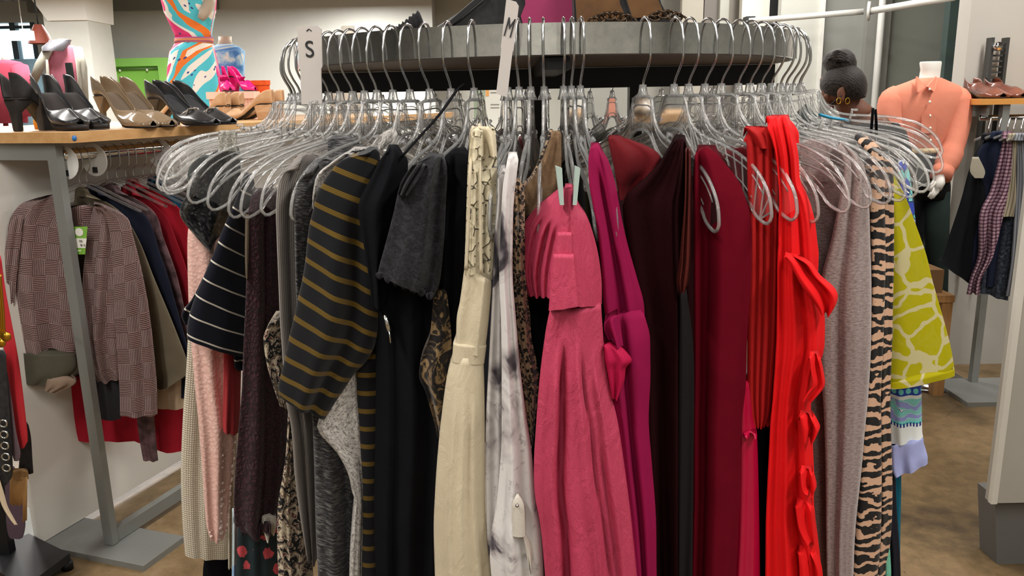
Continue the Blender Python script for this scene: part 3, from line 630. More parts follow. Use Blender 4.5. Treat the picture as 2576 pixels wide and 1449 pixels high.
# ================================================================ garment pieces
def piece(name, parent, mat, rows, dL, dR=None, T=.03, bw=.8, bulge=.22, folds=(), n=24, m=44, amp=.0035, seed=0, maxb=.05, label=None, rnd_top=1.0, **kw):
    """one hanging cloth panel: rows (xL, xR, y) or (xL, yL, xR, yR) of its two outer edges, at real distances dL / dR; has front, depth T and back"""
    dR = dL if dR is None else dR; Ls, Rs = [], []
    for r in rows:
        if len(r) == 3: r = (r[0], r[2], r[1], r[2])
        Ls.append(at(r[0], r[1], dL)); Rs.append(at(r[2], r[3], dR))
    X = spline(np.hstack([Ls, Rs]), m); L, R = X[:, :3], X[:, 3:]
    rnd = random.Random(seed * 77 + len(rows) + int(rows[0][0])); fs = [(rnd.uniform(2.5, 6.5), rnd.uniform(0, 6.28), rnd.uniform(-1.2, 1.2), rnd.uniform(.4, 1)) for _ in range(4)]
    mid = (L + R) / 2; cum = np.concatenate([[0], np.cumsum(np.linalg.norm(np.diff(mid, axis=0), axis=1))]); tot = cum[-1]
    rings, uvs = [], []; nb = max(5, n // 3)
    S = (1 - np.cos(np.linspace(0, math.pi, n))) / 2
    for i in range(m):
        c = R[i] - L[i]; wl = np.linalg.norm(c); tw_ = (mid[i] - CAM) * np.array([-1, -1, 0]); tw_ /= np.linalg.norm(tw_) + 1e-9
        v = cum[i] / tot; b = min(maxb, bulge * wl); ring = []
        for s in S:
            e = math.sqrt(max(0, 1 - (2 * s - 1) ** 2)); off = b * e
            q = sum(a * math.sin(k * s * 2.2 + ph + dr * v * 2) for k, ph, dr, a in fs) * amp * (.4 + .9 * v) * e
            for f in folds:
                s0, s1, fw, fa = f[:4]; v0 = f[4] if len(f) > 4 else 0
                cc = s0 + (s1 - s0) * v; q += fa * math.exp(-((s - cc) / fw) ** 2) * min(1, max(0, (v - v0) / .12 if v0 else 1)) * e
            rd = max(0, 1 - v / .07) ** 1.5; ring.append(L[i] + c * s + tw_ * ((off + q) * (1 - .8 * rd * min(1, rnd_top))) - np.array([0, 0, rnd_top * min(.3 * wl, .02) * rd * (1 - e)])); uvs.append((s * wl, cum[i]))
        for s in np.linspace(1, 0, nb):
            ring.append(mid[i] + c * (s - .5) * bw - tw_ * T); uvs.append((wl + T + (1 - s) * wl, cum[i]))
        rings.append(ring)
    mb = MB(); mb.loft(rings, True, False, uvs); k = len(rings[0]); mb.F.append(tuple(range(k))[::-1])
    return mb.build(name, mat, parent, True, label, **kw)
def strap(name, parent, mat, P, r, flat=.25, n=8):
    return MB().tube(spline([at(*p) for p in P], 24), r, n, flat=flat).build(name, mat, parent)
def gar(name, label, cat, px, py, d):
    a = at(px, py, d); return thing(name, (a[0], a[1], a[2]), label, cat)
# ---------------- fabrics
IVK = ramped('ivory_waffle', lambda t: t.math('MULTIPLY', t.wave(t.uv(), 75, 1, 1), t.wave(t.uv(), 75, 1, 1, direction='X')), [(.0, '#b5ac99'), (.5, '#d2cab8')], .9, bump=.5)
PBOB = ramped('pink_boucle', lambda t: t.math('ADD', t.vor(t.uv(), 190), t.math('MULTIPLY', t.noise(t.uv(), 60, 2), .3)), [(.1, '#e8c9be'), (.55, '#d3a99d')], .95, bump=.3, bdist=.003)
SEQ = ramped('black_sequins', lambda t: t.vor(t.uv(), 240, out='Color'), [(.2, '#08090b'), (.6, '#131416'), (.82, '#4d4d4c'), (.88, '#101113')], .18, bump=1.0, spec=.7)  # the grey stop paints the sequins' sparkle into the colour
NAVY = stripes('navy_white_stripe', '#10131f', '#d5cfc2', .0285, .085, .2)
CORAL = cloth('coral_cotton', '#a8383b', wr=.4)
PLUM = ramped('plum_lace', lambda t: t.math('ADD', t.math('MULTIPLY', t.vor(t.uv(), 130, 'DISTANCE_TO_EDGE'), 2.2), t.math('MULTIPLY', t.noise(t.uv(), 200, 3), .5)), [(.2, '#160b10'), (.7, '#351820')], .85, bump=.6)
def floral_mat(name, ground, cols, sc):
    if name in MC: return MC[name]
    t = NT(name); v = t.map(t.uv(), (1, .8, 1)); d = t.vor(v, sc); col = t.vor(v, sc, out='Color'); pet = t.math('ADD', d, t.math('MULTIPLY', t.noise(v, sc * 5, 2), .25))
    f = t.ramp(col, cols, 'CONSTANT'); g = t.mix(t.math('MULTIPLY', t.noise(v, 60, 3), .5), ground, '#27423c')
    t.base(t.mix(t.math('LESS_THAN', pet, .5), g, t.mix(t.math('LESS_THAN', d, .12), f, '#7d1f26')), .75); t.bump(pet, .2); MC[name] = t.m; return t.m
FLOR = floral_mat('navy_floral', '#151b26', [(0, '#b8474f'), (.38, '#c94f5a'), (.5, '#d7d9d3'), (.56, '#6b8fb0'), (.66, '#a83a44')], 44)
FLOR2 = floral_mat('pale_floral', '#c9d9dd', [(0, '#7fa6cc'), (.4, '#d98a8f'), (.6, '#e8ecec')], 30)
PAIS = ramped('paisley_embroidery', lambda t: t.wave(t.uv(), 13, 16, 3, 2.6, direction='DIAGONAL'), [(.12, '#0f1113'), (.22, '#6d6150'), (.32, '#c6bba6'), (.42, '#8d7f6b'), (.52, '#14161a'), (.66, '#8a3638'), (.7, '#1c2428'), (.8, '#c2b7a2'), (.88, '#7d7049'), (.95, '#b5aa94')], .8, bump=.6)
RIB = stripes('grey_rib_knit', '#5f5a55', '#8d8781', .0046, .62, 0, axis=0)
SPACE = ramped('space_dyed_grey', lambda t: t.noise(t.map(t.uv(), (60, 380, 1)), 1, 4, .7), [(.36, '#1e1e20'), (.5, '#3b3b3d'), (.66, '#7d7b78')], .95, bump=.4)
HEATH = ramped('heather_grey', lambda t: t.noise(t.map(t.uv(), (260, 190, 1)), 1, 3, .8, .6), [(.36, '#5a5754'), (.47, '#97938e'), (.6, '#bab6b0')], .97, bump=.5)
MUST = stripes('black_mustard_stripe', '#111215', '#634d19', .0245, .26, .55, fine=3)
BLK = cloth('black_crepe', '#0a0a0d', var=.2, bump=.1, spec=.08); BLK2 = cloth('black_jersey', '#0e0f12', var=.2, wr=.2, spec=.08)
LACE = ramped('black_lace', lambda t: t.noise(t.uv(), 130, 5, .75, 1.2), [(.38, '#070709'), (.5, '#131317'), (.62, '#26272c')], .8, bump=.9)
TANLACE = ramped('black_tan_lace', lambda t: t.noise(t.map(t.uv(), (70, 45, 1)), 1, 4, .6, 2), [(.42, '#0e0d0e'), (.5, '#2a221c'), (.56, '#7d6748')], .85, bump=.5)
IVO = cloth('ivory_linen', '#bcb096', var=.08, wr=1.0, bump=.3, rough=.75, spec=.25)
def lace_holes(name, col, sc, thr):
    if name in MC: return MC[name]
    t = NT(name); t.base(col, .8); d = t.vor(t.uv(), sc, 'DISTANCE_TO_EDGE'); t.bump(d, .8)
    t.set(t.p, 'Alpha', t.math('SUBTRACT', 1, t.math('MULTIPLY', t.math('LESS_THAN', d, .05), t.math('GREATER_THAN', t.noise(t.uv(), sc * 1.3, 1), thr)))); MC[name] = t.m; return t.m
IVLACE = lace_holes('ivory_petal_lace', '#c9bfa3', 78, .46)
MARB = ramped('marbled_white', lambda t: t.math('MINIMUM', t.math('ADD', t.noise(t.map(t.uv(), (60, 45, 1)), 1, 6, .7, .3), .06), t.math('ADD', t.noise(t.map(t.uv(), (16, 11, 1), loc=(3.1, .4, 0)), 1, 4, .6, .8), .0)), [(.31, '#17141a'), (.37, '#4b454b'), (.42, '#a8a2a1'), (.5, '#c9c5c2')], .8, bump=.15)
LEO = ramped('leopard_print', lambda t: t.math('ABSOLUTE', t.math('SUBTRACT', t.vor(t.map(t.uv(), (1, .8, 1)), 270), t.math('MULTIPLY_ADD', t.noise(t.uv(), 380, 2), .35, .14))), [(.09, '#0c0a08'), (.15, '#140f0c'), (.2, '#7a6650'), (.35, '#8d765c')], .85, bump=.15)
PINK = cloth('rose_taffeta', '#b03a56', rough=.62, var=.08, wr=1.0, bump=.5, spec=.3, scale=6)
MAG = cloth('magenta_crepe', '#84103f', rough=.8, spec=.1, var=.08, bump=.08); DKPINK = cloth('deep_fuchsia', '#a30b3c', rough=.7, var=.05)
MAR = cloth('maroon_velvet', '#1d0608', var=.15, rough=.9, spec=.05); BRN = cloth('brown_satin_sash', '#4a1a15', rough=.5, var=.15)
BURG = cloth('burgundy_velvet', '#5a0717', var=.12, rough=.9, bump=.05, spec=.05); CRIM = cloth('crimson_satin', '#a20633', rough=.32, var=.05, bump=.05, spec=.5)
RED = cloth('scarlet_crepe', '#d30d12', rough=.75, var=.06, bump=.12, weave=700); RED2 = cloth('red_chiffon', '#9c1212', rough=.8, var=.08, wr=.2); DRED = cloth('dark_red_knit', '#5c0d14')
MAUV = ramped('mauve_knit', lambda t: t.noise(t.map(t.uv(), (160, 420, 1)), 1, 3, .7), [(.3, '#5b4c49'), (.5, '#7d6c68'), (.7, '#94837c')], .97, bump=.35, sheen=.4)
ZEB = ramped('zebra_print', lambda t: t.wave(t.map(t.uv(), (.55, 1, 1)), 18, 8, 3, 2.4), [(.52, '#0c0a0a'), (.57, '#c09a7e')], .7, bump=.05)
def lime_mat():
    t = NT('lime_sheer'); v = t.uv(); nz = t.t.nodes.new('ShaderNodeTexNoise'); t.set(nz, 'Vector', v); t.set(nz, 'Scale', 22); w = t.mix(.03, v, nz.outputs['Color'], 'ADD'); d = t.vor(w, 21, 'DISTANCE_TO_EDGE', rnd=1); k = t.math('LESS_THAN', d, .06)
    c = t.mix(k, '#b8b000', '#d2c89a'); t.base(c, .8); tr = t.t.nodes.new('ShaderNodeBsdfTranslucent'); t.t.links.new(c, tr.inputs[0])
    tp = t.t.nodes.new('ShaderNodeBsdfTransparent'); m1 = t.t.nodes.new('ShaderNodeMixShader'); m1.inputs[0].default_value = .35
    t.t.links.new(t.p.outputs[0], m1.inputs[1]); t.t.links.new(tr.outputs[0], m1.inputs[2]); m2 = t.t.nodes.new('ShaderNodeMixShader'); m2.inputs[0].default_value = .10
    t.t.links.new(m1.outputs[0], m2.inputs[1]); t.t.links.new(tp.outputs[0], m2.inputs[2]); t.t.links.new(m2.outputs[0], t.out.inputs[0]); return t.m
LIME = lime_mat()
def swirl_mat():
    t = NT('blue_swirl_print'); v = t.map(t.uv(), (1, 1, 1)); col = t.vor(v, 55, out='Color'); e = t.vor(v, 55, 'DISTANCE_TO_EDGE')
    c = t.ramp(col, [(0, '#2a3f9c'), (.3, '#6fb9b8'), (.47, '#d5dfdf'), (.6, '#9097c9'), (.7, '#58c0c0')], 'CONSTANT'); t.base(t.mix(t.math('LESS_THAN', e, .03), c, '#1d2346'), .7); return t.m
def band_mat():
    t = NT('banded_blue_print'); s = t.sep(t.uv()); u, v = s[0], s[1]
    base = t.ramp(t.math('MULTIPLY', v, 7.0), [(0, '#6fb9b8'), (.30, '#2440a0'), (.43, '#d8dcda'), (.475, '#79c4bf'), (.755, '#58c0c0'), (.78, '#d8dcda')], 'CONSTANT')
    dots = t.math('MULTIPLY', t.math('LESS_THAN', t.math('ADD', t.math('POWER', t.math('SUBTRACT', t.math('FRACT', t.math('DIVIDE', u, .0135)), .5), 2), t.math('POWER', t.math('DIVIDE', t.math('SUBTRACT', v, .0545), .0135), 2)), .13), 1)
    dash = t.math('MULTIPLY', t.math('LESS_THAN', t.math('FRACT', t.math('DIVIDE', u, .006)), .55), t.math('MULTIPLY', t.math('GREATER_THAN', v, .1095), t.math('LESS_THAN', v, .1165)))
    rings = t.wave(t.map(t.uv(), (1, .8, 1)), 16, 9, 2, 1.6); sw = t.ramp(rings, [(0, '#8e93cf'), (.3, '#79c4bf'), (.55, '#d8dcda'), (.66, '#2a3f8f'), (.72, '#79c4bf')], 'CONSTANT')
    insw = t.math('MULTIPLY', t.math('GREATER_THAN', v, .068), t.math('LESS_THAN', v, .107)); c_ = t.mix(insw, base, sw); c_ = t.mix(dots, c_, '#6cc6c2'); c_ = t.mix(dash, c_, '#22347c'); t.base(c_, .7); return t.m
SWIRL = swirl_mat(); BAND = band_mat(); LAV = cloth('lavender_cotton', '#9aa0cd', wr=.5, rough=.8); TEAL = cloth('teal_cotton', '#0f5c72'); NVY = cloth('dark_navy', '#12131c'); MINT = cloth('mint_print', '#6fb59a', var=.4, scale=60)
# ---------------- left side of the rack
B = 1600
g = gar('ivory_cardigan', 'long ivory waffle-knit garment, outermost at the shoe table side', 'cardigan', 520, 800, 1.3)
piece('body', g, IVK, [(478, 600, 690), (470, 595, 900), (460, 592, 1050), (455, 590, 1200), (460, 588, 1330), (466, 586, 1395)], 1.29, 1.36, folds=[(.32, .3, .05, -.012)], amp=.004)
piece('placket', g, IVK, [(572, 596, 1000), (574, 596, 1200), (574, 592, 1428)], 1.3, 1.33, T=.01)
g = gar('black_trousers', 'black cloth showing under the ivory knit hem', 'trousers', 550, 1380, 1.35)
piece('leg', g, BLK, [(520, 600, 1300), (514, 600, 1400), (510, 600, 1449), (506, 600, B)], 1.37, 1.38)
g = gar('pink_sweater', 'blush pink bobbly knit with long dangling sleeve', 'sweater', 520, 560, 1.24)
piece('sleeve', g, PBOB, [(486, 560, 520), (472, 572, 590), (474, 580, 750), (480, 575, 850), (490, 580, 970), (499, 593, 1060), (507, 587, 1167), (513, 578, 1248), (519, 572, 1320), (528, 560, 1352)], 1.20, 1.24, T=.05, bulge=.4, amp=.003)
def bobbles(o, mat, n, r0, r1, seed=1):
    me = o.data; rn = random.Random(seed); mb = MB(); V = np.array([v.co for v in me.vertices]); o0 = org(o)
    P = [p for p in me.polygons if p.center.length and p.normal.y < .15 and len(p.vertices) == 4]
    for _ in range(n):
        p = rn.choice(P); w = np.array([rn.random() for _ in range(4)]); w /= w.sum(); q = sum(V[v] * k for v, k in zip(p.vertices, w)) + o0; r = rn.uniform(r0, r1)
        mb.add([q + np.array(d) * r for d in ((1, 0, 0), (-1, 0, 0), (0, 1, 0), (0, -1, 0), (0, 0, 1), (0, 0, -1))], [(0, 2, 4), (2, 1, 4), (1, 3, 4), (3, 0, 4), (2, 0, 5), (1, 2, 5), (3, 1, 5), (0, 3, 5)])
    return mb.build('bobbles', mat, o.parent, True, kind='stuff')
bobbles(bpy.data.objects['pink_sweater'].children[0], cloth('bobble_pink', '#efd6cc'), 520, .0016, .0038)
g = gar('lace_top', 'black and cream lace top peeping past the sequin shoulder', 'top', 500, 430, 1.3)
piece('shoulder', g, floral_mat('cream_black_lace', '#121214', [(0, '#b9a48c'), (.5, '#121214'), (.7, '#c9b9a3')], 60), [(505, 535, 392), (478, 530, 418), (472, 520, 450), (480, 515, 482)], 1.25, 1.28)
g = gar('sequin_top', 'black sequinned short sleeve top beside the navy stripes', 'top', 540, 420, 1.2)
piece('sleeve', g, SEQ, [(548, 365, 606, 372), (500, 430, 606, 450), (470, 490, 600, 520), (452, 538, 585, 580), (490, 592, 560, 615), (527, 632, 540, 640)], 1.17, 1.24, T=.04, bulge=.2, amp=.002)
piece('shoulder_strap', g, ramped('glitter_grey', lambda t: t.vor(t.uv(), 900, out='Color'), [(.3, '#6d6a63'), (.7, '#a9a69c')], .5), [(549, 596, 328), (549, 596, 380)], 1.16, 1.17, T=.006, bulge=.1)
g = gar('navy_striped_top', 'navy top with thin white stripes and flared short sleeve', 'top', 560, 600, 1.1)
piece('sleeve', g, NAVY, [(612, 438, 640, 445), (598, 490, 640, 512), (576, 540, 639, 570), (557, 585, 638, 630), (540, 630, 636, 675), (522, 672, 634, 722), (505, 712, 632, 765), (490, 748, 630, 808), (478, 785, 628, 838), (471, 818, 624, 868), (470, 850, 616, 896)], 1.10, 1.17, T=.05, bulge=.2, amp=.002)
piece('back_sleeve', g, NAVY, [(508, 705, 530, 715), (482, 755, 512, 770), (457, 788, 495, 805), (464, 815, 488, 822)], 1.16, 1.18, T=.02)
piece('body', g, NAVY, [(585, 640, 690), (588, 640, 900), (596, 640, 930)], 1.2, 1.24)
g = gar('coral_top', 'narrow strip of coral red cotton below the navy sleeve', 'top', 580, 980, 1.25)
piece('hem', g, CORAL, [(562, 610, 840), (562, 606, 960), (560, 604, 1060), (562, 602, 1086)], 1.19, 1.24)
g = gar('plum_lace_dress', 'dark plum lace dress with scalloped sleeve hem', 'dress', 650, 700, 1.1)
piece('sleeve', g, PLUM, [(626, 712, 478), (622, 716, 600), (618, 718, 750), (612, 720, 880), (608, 722, 980), (600, 724, 1080), (592, 722, 1180), (588, 712, 1260), (592, 700, 1312), (612, 690, 1338)], 1.075, 1.15, folds=[(.45, .55, .06, -.014), (.75, .8, .05, .008)], amp=.005)
piece('body', g, PLUM, [(640, 730, 500), (645, 735, 900), (640, 735, 1290)], 1.16, 1.2)
for k, (x, y) in enumerate(((598, 1318), (613, 1337), (632, 1344), (652, 1342), (672, 1338))): piece('scallop', g, PLUM, [(x - 9, x + 10, y - 22), (x - 9, x + 10, y - 4), (x - 3, x + 4, y + 6)], 1.09, T=.006, m=10, n=10)
piece('tan_trim', g, cloth('tan_trim', '#5b5042'), [(617, 627, 540), (616, 626, 640), (617, 625, 700)], 1.07, T=.004, m=12, n=8)
g = gar('floral_dress', 'navy rose-print dress below the plum lace', 'dress', 650, 1380, 1.15)
piece('skirt', g, FLOR, [(598, 704, 1285), (597, 708, 1350), (594, 712, 1449), (592, 716, B)], 1.12, 1.17, folds=[(.5, .5, .08, -.01)])
piece('white_bow', g, cloth('white_ribbon', '#c9c2b6'), [(640, 694, 1292), (636, 696, 1318), (652, 690, 1346)], 1.105, 1.12, T=.01, amp=.006)
g = gar('pale_floral_top', 'pale blue floral sliver beside the ivory knit hem', 'top', 590, 1380, 1.2)
piece('hem', g, FLOR2, [(584, 604, 1300), (584, 602, 1400), (583, 602, B)], 1.15, 1.18)
g = gar('paisley_top', 'black top embroidered with cream and red paisley', 'top', 700, 900, 1.1)
piece('sleeve', g, PAIS, [(692, 728, 795), (668, 730, 832), (663, 730, 860), (672, 732, 920), (690, 734, 980), (704, 734, 1020)], 1.05, 1.1, amp=.002)
piece('hem', g, PAIS, [(726, 752, 1000), (720, 756, 1127), (711, 760, 1200), (700, 768, 1260), (697, 778, 1330), (698, 784, 1400), (700, 788, 1449), (702, 792, B)], 1.045, 1.09, folds=[(.22, .24, .05, -.015)])
piece('collar', g, PAIS, [(740, 775, 388), (735, 775, 402), (733, 760, 418)], 1.14, T=.01)
g = gar('grey_ribbed_sweater', 'taupe grey fine-ribbed sweater left of the space-dyed top', 'sweater', 730, 500, 1.05)
piece('sleeve', g, RIB, [(748, 820, 388), (718, 800, 420), (701, 790, 455), (694, 784, 520), (696, 780, 600), (700, 782, 700), (704, 786, 800), (708, 790, 860), (718, 798, 1000), (733, 802, 1080), (742, 806, 1200), (755, 804, 1300), (772, 798, 1402)], 1.02, 1.10, folds=[(.36, .4, .05, -.014)], amp=.003)
g = gar('space_dyed_top', 'charcoal space-dyed knit top left of the heather grey jacket', 'top', 780, 600, 1.05)
piece('sleeve', g, SPACE, [(790, 850, 400), (756, 830, 435), (744, 815, 475), (741, 805, 540), (742, 800, 640), (746, 800, 760), (765, 815, 900), (784, 845, 1040), (789, 880, 1130), (792, 892, 1240), (795, 895, 1350), (800, 897, 1449), (803, 900, B)], 1.0, 1.06, folds=[(.75, .8, .07, -.012)], amp=.005)
piece('collar', g, SPACE, [(828, 890, 342), (824, 905, 362), (826, 903, 390), (832, 850, 412)], 1.09, 1.12, T=.02)
g = gar('heather_jacket', 'light heather grey boucle jacket behind the mustard stripes', 'jacket', 850, 450, 1.0)
piece('shoulder', g, HEATH, [(885, 372, 945, 372), (838, 405, 930, 405), (800, 437, 900, 440), (788, 478, 860, 480), (786, 515, 830, 520), (790, 545, 820, 550), (800, 640, 830, 640)], .985, 1.03)
piece('sleeve', g, HEATH, [(885, 905, 880), (862, 906, 950), (825, 908, 1015), (799, 909, 1062), (804, 911, 1090), (847, 913, 1138), (875, 915, 1190), (885, 917, 1235), (892, 917, 1262), (885, 915, 1350), (879, 914, 1449), (878, 916, B)], .965, .985, T=.05, amp=.003, maxb=.02)
piece('collar', g, HEATH, [(948, 345, 990, 318), (935, 365, 1000, 340), (925, 385, 985, 372)], 1.09, 1.1, T=.02)
g = gar('mustard_striped_top', 'black knit top with mustard stripes and wide sleeve', 'top', 850, 700, .96)
piece('sleeve', g, MUST, [(930, 376, 955, 378), (856, 405, 955, 442), (801, 479, 958, 540), (787, 529, 958, 600), (777, 573, 958, 655), (772, 616, 957, 705), (767, 663, 956, 755), (759, 710, 955, 803), (749, 750, 950, 845), (741, 792, 938, 880), (729, 839, 918, 912), (721, 879, 893, 938), (711, 926, 868, 975), (700, 968, 842, 1015), (702, 995, 820, 1052)], .945, .965, T=.07, bulge=.22, amp=.002, folds=[(.3, .45, .12, .010, .3), (.62, .7, .09, -.012, .2)])
piece('body', g, MUST, [(900, 950, 820), (896, 950, 900), (898, 950, 1000), (903, 948, 1060), (908, 945, 1150), (912, 943, 1230), (912, 942, 1350), (910, 948, 1449), (912, 950, B)], .975, .98, T=.12, bulge=.25, amp=.0)
piece('collar', g, MUST, [(890, 940, 375), (870, 930, 395), (850, 900, 425)], .99, 1.02, T=.015, m=12)
lb = piece('woven_label', g, cloth('brand_label_black', '#1b1b1d'), [(898, 940, 396), (895, 938, 428)], .985, .99, T=.003, m=8, n=8, bulge=.05)
text_obj('VERO MODA', .0046, plain('label_thread', '#b9b6ad', .8), lb, frame_from(at(917, 412, .978), (1, .1, .12), (0, 0, 1)), ext=.0002)
# ---------------- black garments
g = gar('black_strap_dress', 'plain black sleeveless dress with one broad shoulder strap', 'dress', 960, 500, .95)
piece('shoulder', g, BLK2, [(975, 1004, 369), (958, 1024, 398), (942, 1026, 430), (924, 1022, 465), (905, 1012, 503), (902, 1000, 540), (912, 990, 600), (925, 980, 680), (936, 972, 770)], .925, .95, T=.05, amp=.002, folds=[(.45, .35, .12, .014)])
piece('body', g, BLK2, [(925, 1105, 560), (935, 1108, 720), (942, 1110, 820), (945, 1110, 900), (945, 1120, 1000), (943, 1122, 1150), (941, 1112, 1300), (945, 1105, 1449), (945, 1105, B)], .962, .965, T=.2, bw=.5, bulge=.18, folds=[(.3, .3, .07, -.018), (.55, .5, .08, .012), (.8, .75, .06, -.014)], amp=.004)
MB().tube([at(968, 792, .925), at(974, 815, .925), at(979, 832, .925)], .0028, 8).build('zip_slider', WIRE, g)
MB().tube([at(979, 832, .924), at(983, 862, .924)], .0022, 8, flat=.5).build('zip_pull', WIRE, g)
g = gar('black_lace_top', 'black floral lace top with short sheer sleeve', 'top', 1050, 520, .93)
piece('sleeve', g, LACE, [(1072, 388, 1122, 396), (1034, 426, 1125, 440), (1006, 468, 1122, 505), (990, 535, 1118, 590), (970, 612, 1112, 665), (957, 658, 1105, 715), (949, 690, 1092, 745)], .915, .925, T=.05, bulge=.18, amp=.004, folds=[(.55, .65, .06, .010), (.8, .85, .05, -.008)])
piece('ruched_strap', g, LACE, [(1040, 1075, 410), (1010, 1050, 455), (1000, 1025, 490)], .905, .91, T=.01, m=14, amp=.006)
for k in range(7): x = 955 + k * 21; piece('hem_scallop', g, LACE, [(x - 11, x + 12, 684 + k * 8.5), (x - 9, x + 10, 697 + k * 8.5), (x - 3, x + 3, 703 + k * 8.5)], .912, T=.004, m=8, n=8)
g = gar('black_tan_print_dress', 'black dress with tan animal lace showing at the waist', 'dress', 1100, 860, .95)
piece('body', g, TANLACE, [(1092, 1124, 730), (1086, 1132, 800), (1080, 1136, 850), (1060, 1136, 900), (1055, 1132, 950), (1070, 1128, 985), (1092, 1124, 1060), (1102, 1120, 1105)], .935, .94, T=.1, amp=.005)
g = gar('black_blouse', 'plain black blouse between lace top and ivory dress', 'blouse', 1140, 480, .96)
piece('body', g, BLK, [(1112, 1190, 385), (1104, 1188, 470), (1098, 1182, 560), (1100, 1176, 680), (1108, 1162, 800), (1112, 1152, 900), (1108, 1146, 1000), (1100, 1142, 1200), (1100, 1142, B)], .95, .955, T=.2, bw=.5, folds=[(.4, .5, .08, -.014)])
strap('spaghetti_strap', g, BLK, [(1168, 212, 1.11), (1150, 226, 1.1), (1108, 285, 1.02), (1050, 350, .96), (1012, 392, .93)], .0042, .35)
# ---------------- ivory dress
g = gar('ivory_dress', 'ivory linen dress with petal lace straps and waistband', 'dress', 1190, 700, .9)
piece('bodice', g, IVO, [(1168, 672, 1236, 700), (1164, 706, 1236, 724), (1157, 757, 1232, 775), (1149, 799, 1228, 818), (1147, 862, 1222, 870), (1143, 885, 1221, 890)], .9, .905, rnd_top=.4, T=.12, bw=.6, amp=.0015, folds=[(.72, .72, .03, .005)])
piece('waistband', g, IVO, [(1140, 862, 1224, 868), (1137, 909, 1218, 914)], .8985, .9035, T=.1, bw=.6, m=10, amp=.0, rnd_top=0)
piece('skirt', g, IVO, [(1139, 893, 1219, 898), (1135, 912, 1217, 916), (1124, 948, 1218, 950), (1109, 1220, 1060), (1099, 1220, 1167), (1094, 1220, 1248), (1091, 1224, 1328), (1094, 1236, 1449), (1098, 1250, B)], .9, .905, rnd_top=0, T=.2, bw=.5, bulge=.25, amp=.002, folds=[(.3, .25, .05, .006, .1), (.5, .55, .05, .006, .1), (.72, .8, .05, .007, .1)])
piece('lace_strap', g, IVLACE, [(1188, 1214, 322), (1178, 1211, 400), (1174, 1208, 500), (1171, 1206, 600), (1167, 1204, 690)], .895, .9, T=.004, bulge=.12, amp=.002)
piece('lace_strap', g, IVLACE, [(1214, 1246, 318), (1212, 1250, 400), (1213, 1248, 520), (1213, 1243, 600), (1212, 1238, 704)], .93, .94, T=.004, bulge=.12, amp=.002)
for P in ([(1190, 318, .93), (1183, 420, .892), (1178, 560, .89), (1172, 680, .89)], [(1206, 312, .94), (1207, 420, .9), (1209, 560, .895), (1210, 690, .895)]): strap('cord_strap', g, IVO, P, .0019, .7)
piece('strap_loop', g, IVO, [(1184, 1232, 318), (1180, 1246, 345), (1180, 1250, 392)], .925, .93, T=.01, amp=.006, m=14)
# ---------------- marbled blouse
g = gar('marbled_blouse', 'white blouse marbled with black, buttoned tab on sleeve', 'blouse', 1290, 800, .9)
piece('sleeve', g, MARB, [(1276, 1304, 392), (1266, 1298, 455), (1262, 1292, 515), (1258, 1290, 600), (1256, 1290, 700), (1260, 1298, 800), (1262, 1308, 920), (1262, 1318, 1000), (1262, 1326, 1060), (1260, 1338, 1140), (1250, 1347, 1260), (1238, 1360, 1328), (1232, 1366, 1400), (1236, 1368, 1449), (1240, 1374, B)], .885, .895, T=.07, bulge=.3, amp=.003, folds=[(.2, .3, .06, -.01, .55)])
piece('body', g, MARB, [(1252, 1275, 440), (1252, 1270, 515), (1243, 1268, 600), (1240, 1268, 700), (1235, 1270, 800), (1229, 1272, 920), (1222, 1274, 1060), (1221, 1274, 1200), (1223, 1270, 1300), (1226, 1260, 1449), (1228, 1260, B)], .905, .92, T=.15, amp=.003)
WT = cloth('white_tab', '#c4beb2', rough=.7)
piece('tab', g, WT, [(1299, 1306, 1246), (1288, 1318, 1268), (1289, 1321, 1310), (1290, 1322, 1348)], .868, .87, T=.006, m=14, n=12, amp=0)
MB().tube([at(1301, 1272, .8625), at(1301, 1272, .859)], .0022, 16).build('button', WIRE, g)
piece('tie_tail', g, WT, [(1286, 1296, 1345), (1280, 1292, 1380), (1288, 1300, 1449), (1290, 1302, B)], .87, .88, T=.006)
piece('tie_tail', g, WT, [(1312, 1322, 1338), (1322, 1340, 1380), (1330, 1340, 1425), (1336, 1338, 1445)], .872, .88, T=.006)
# ---------------- leopard
g = gar('leopard_top', 'slim leopard print top between marbled blouse and pink dress', 'top', 1310, 560, .93)
piece('front_edge', g, LEO, [(1284, 1312, 453), (1278, 1320, 490), (1278, 1320, 560), (1280, 1320, 640), (1283, 1322, 700), (1290, 1334, 800), (1295, 1337, 850), (1302, 1350, 911), (1308, 1355, 950), (1317, 1351, 1010), (1325, 1346, 1060), (1328, 1342, 1120)], .915, .925, T=.04, bulge=.3, amp=.005, folds=[(.6, .55, .08, -.012)])
piece('back_panel', g, cloth('leopard_reverse', '#6f5840', var=.3, scale=120), [(1384, 1412, 330), (1368, 1412, 380), (1340, 1412, 432), (1318, 1410, 475), (1312, 1392, 525), (1316, 1350, 575)], 1.0, 1.01, T=.01)
strap('neck_edge', g, LEO, [(1388, 326, .99), (1368, 380, .985), (1345, 435, .98), (1312, 470, .93)], .004, .5)
g = gar('dark_gap_fill', 'dark filler sheet for the shaded gap behind the pink dress', 'dress', 1350, 700, 1.0)  # shade of the dark gap put in as a black sheet
piece('body', g, BLK, [(1318, 1480, 520), (1322, 1490, 700), (1330, 1500, 900), (1338, 1560, 1200), (1340, 1570, B)], .99, 1.0, T=.1, bulge=.05)
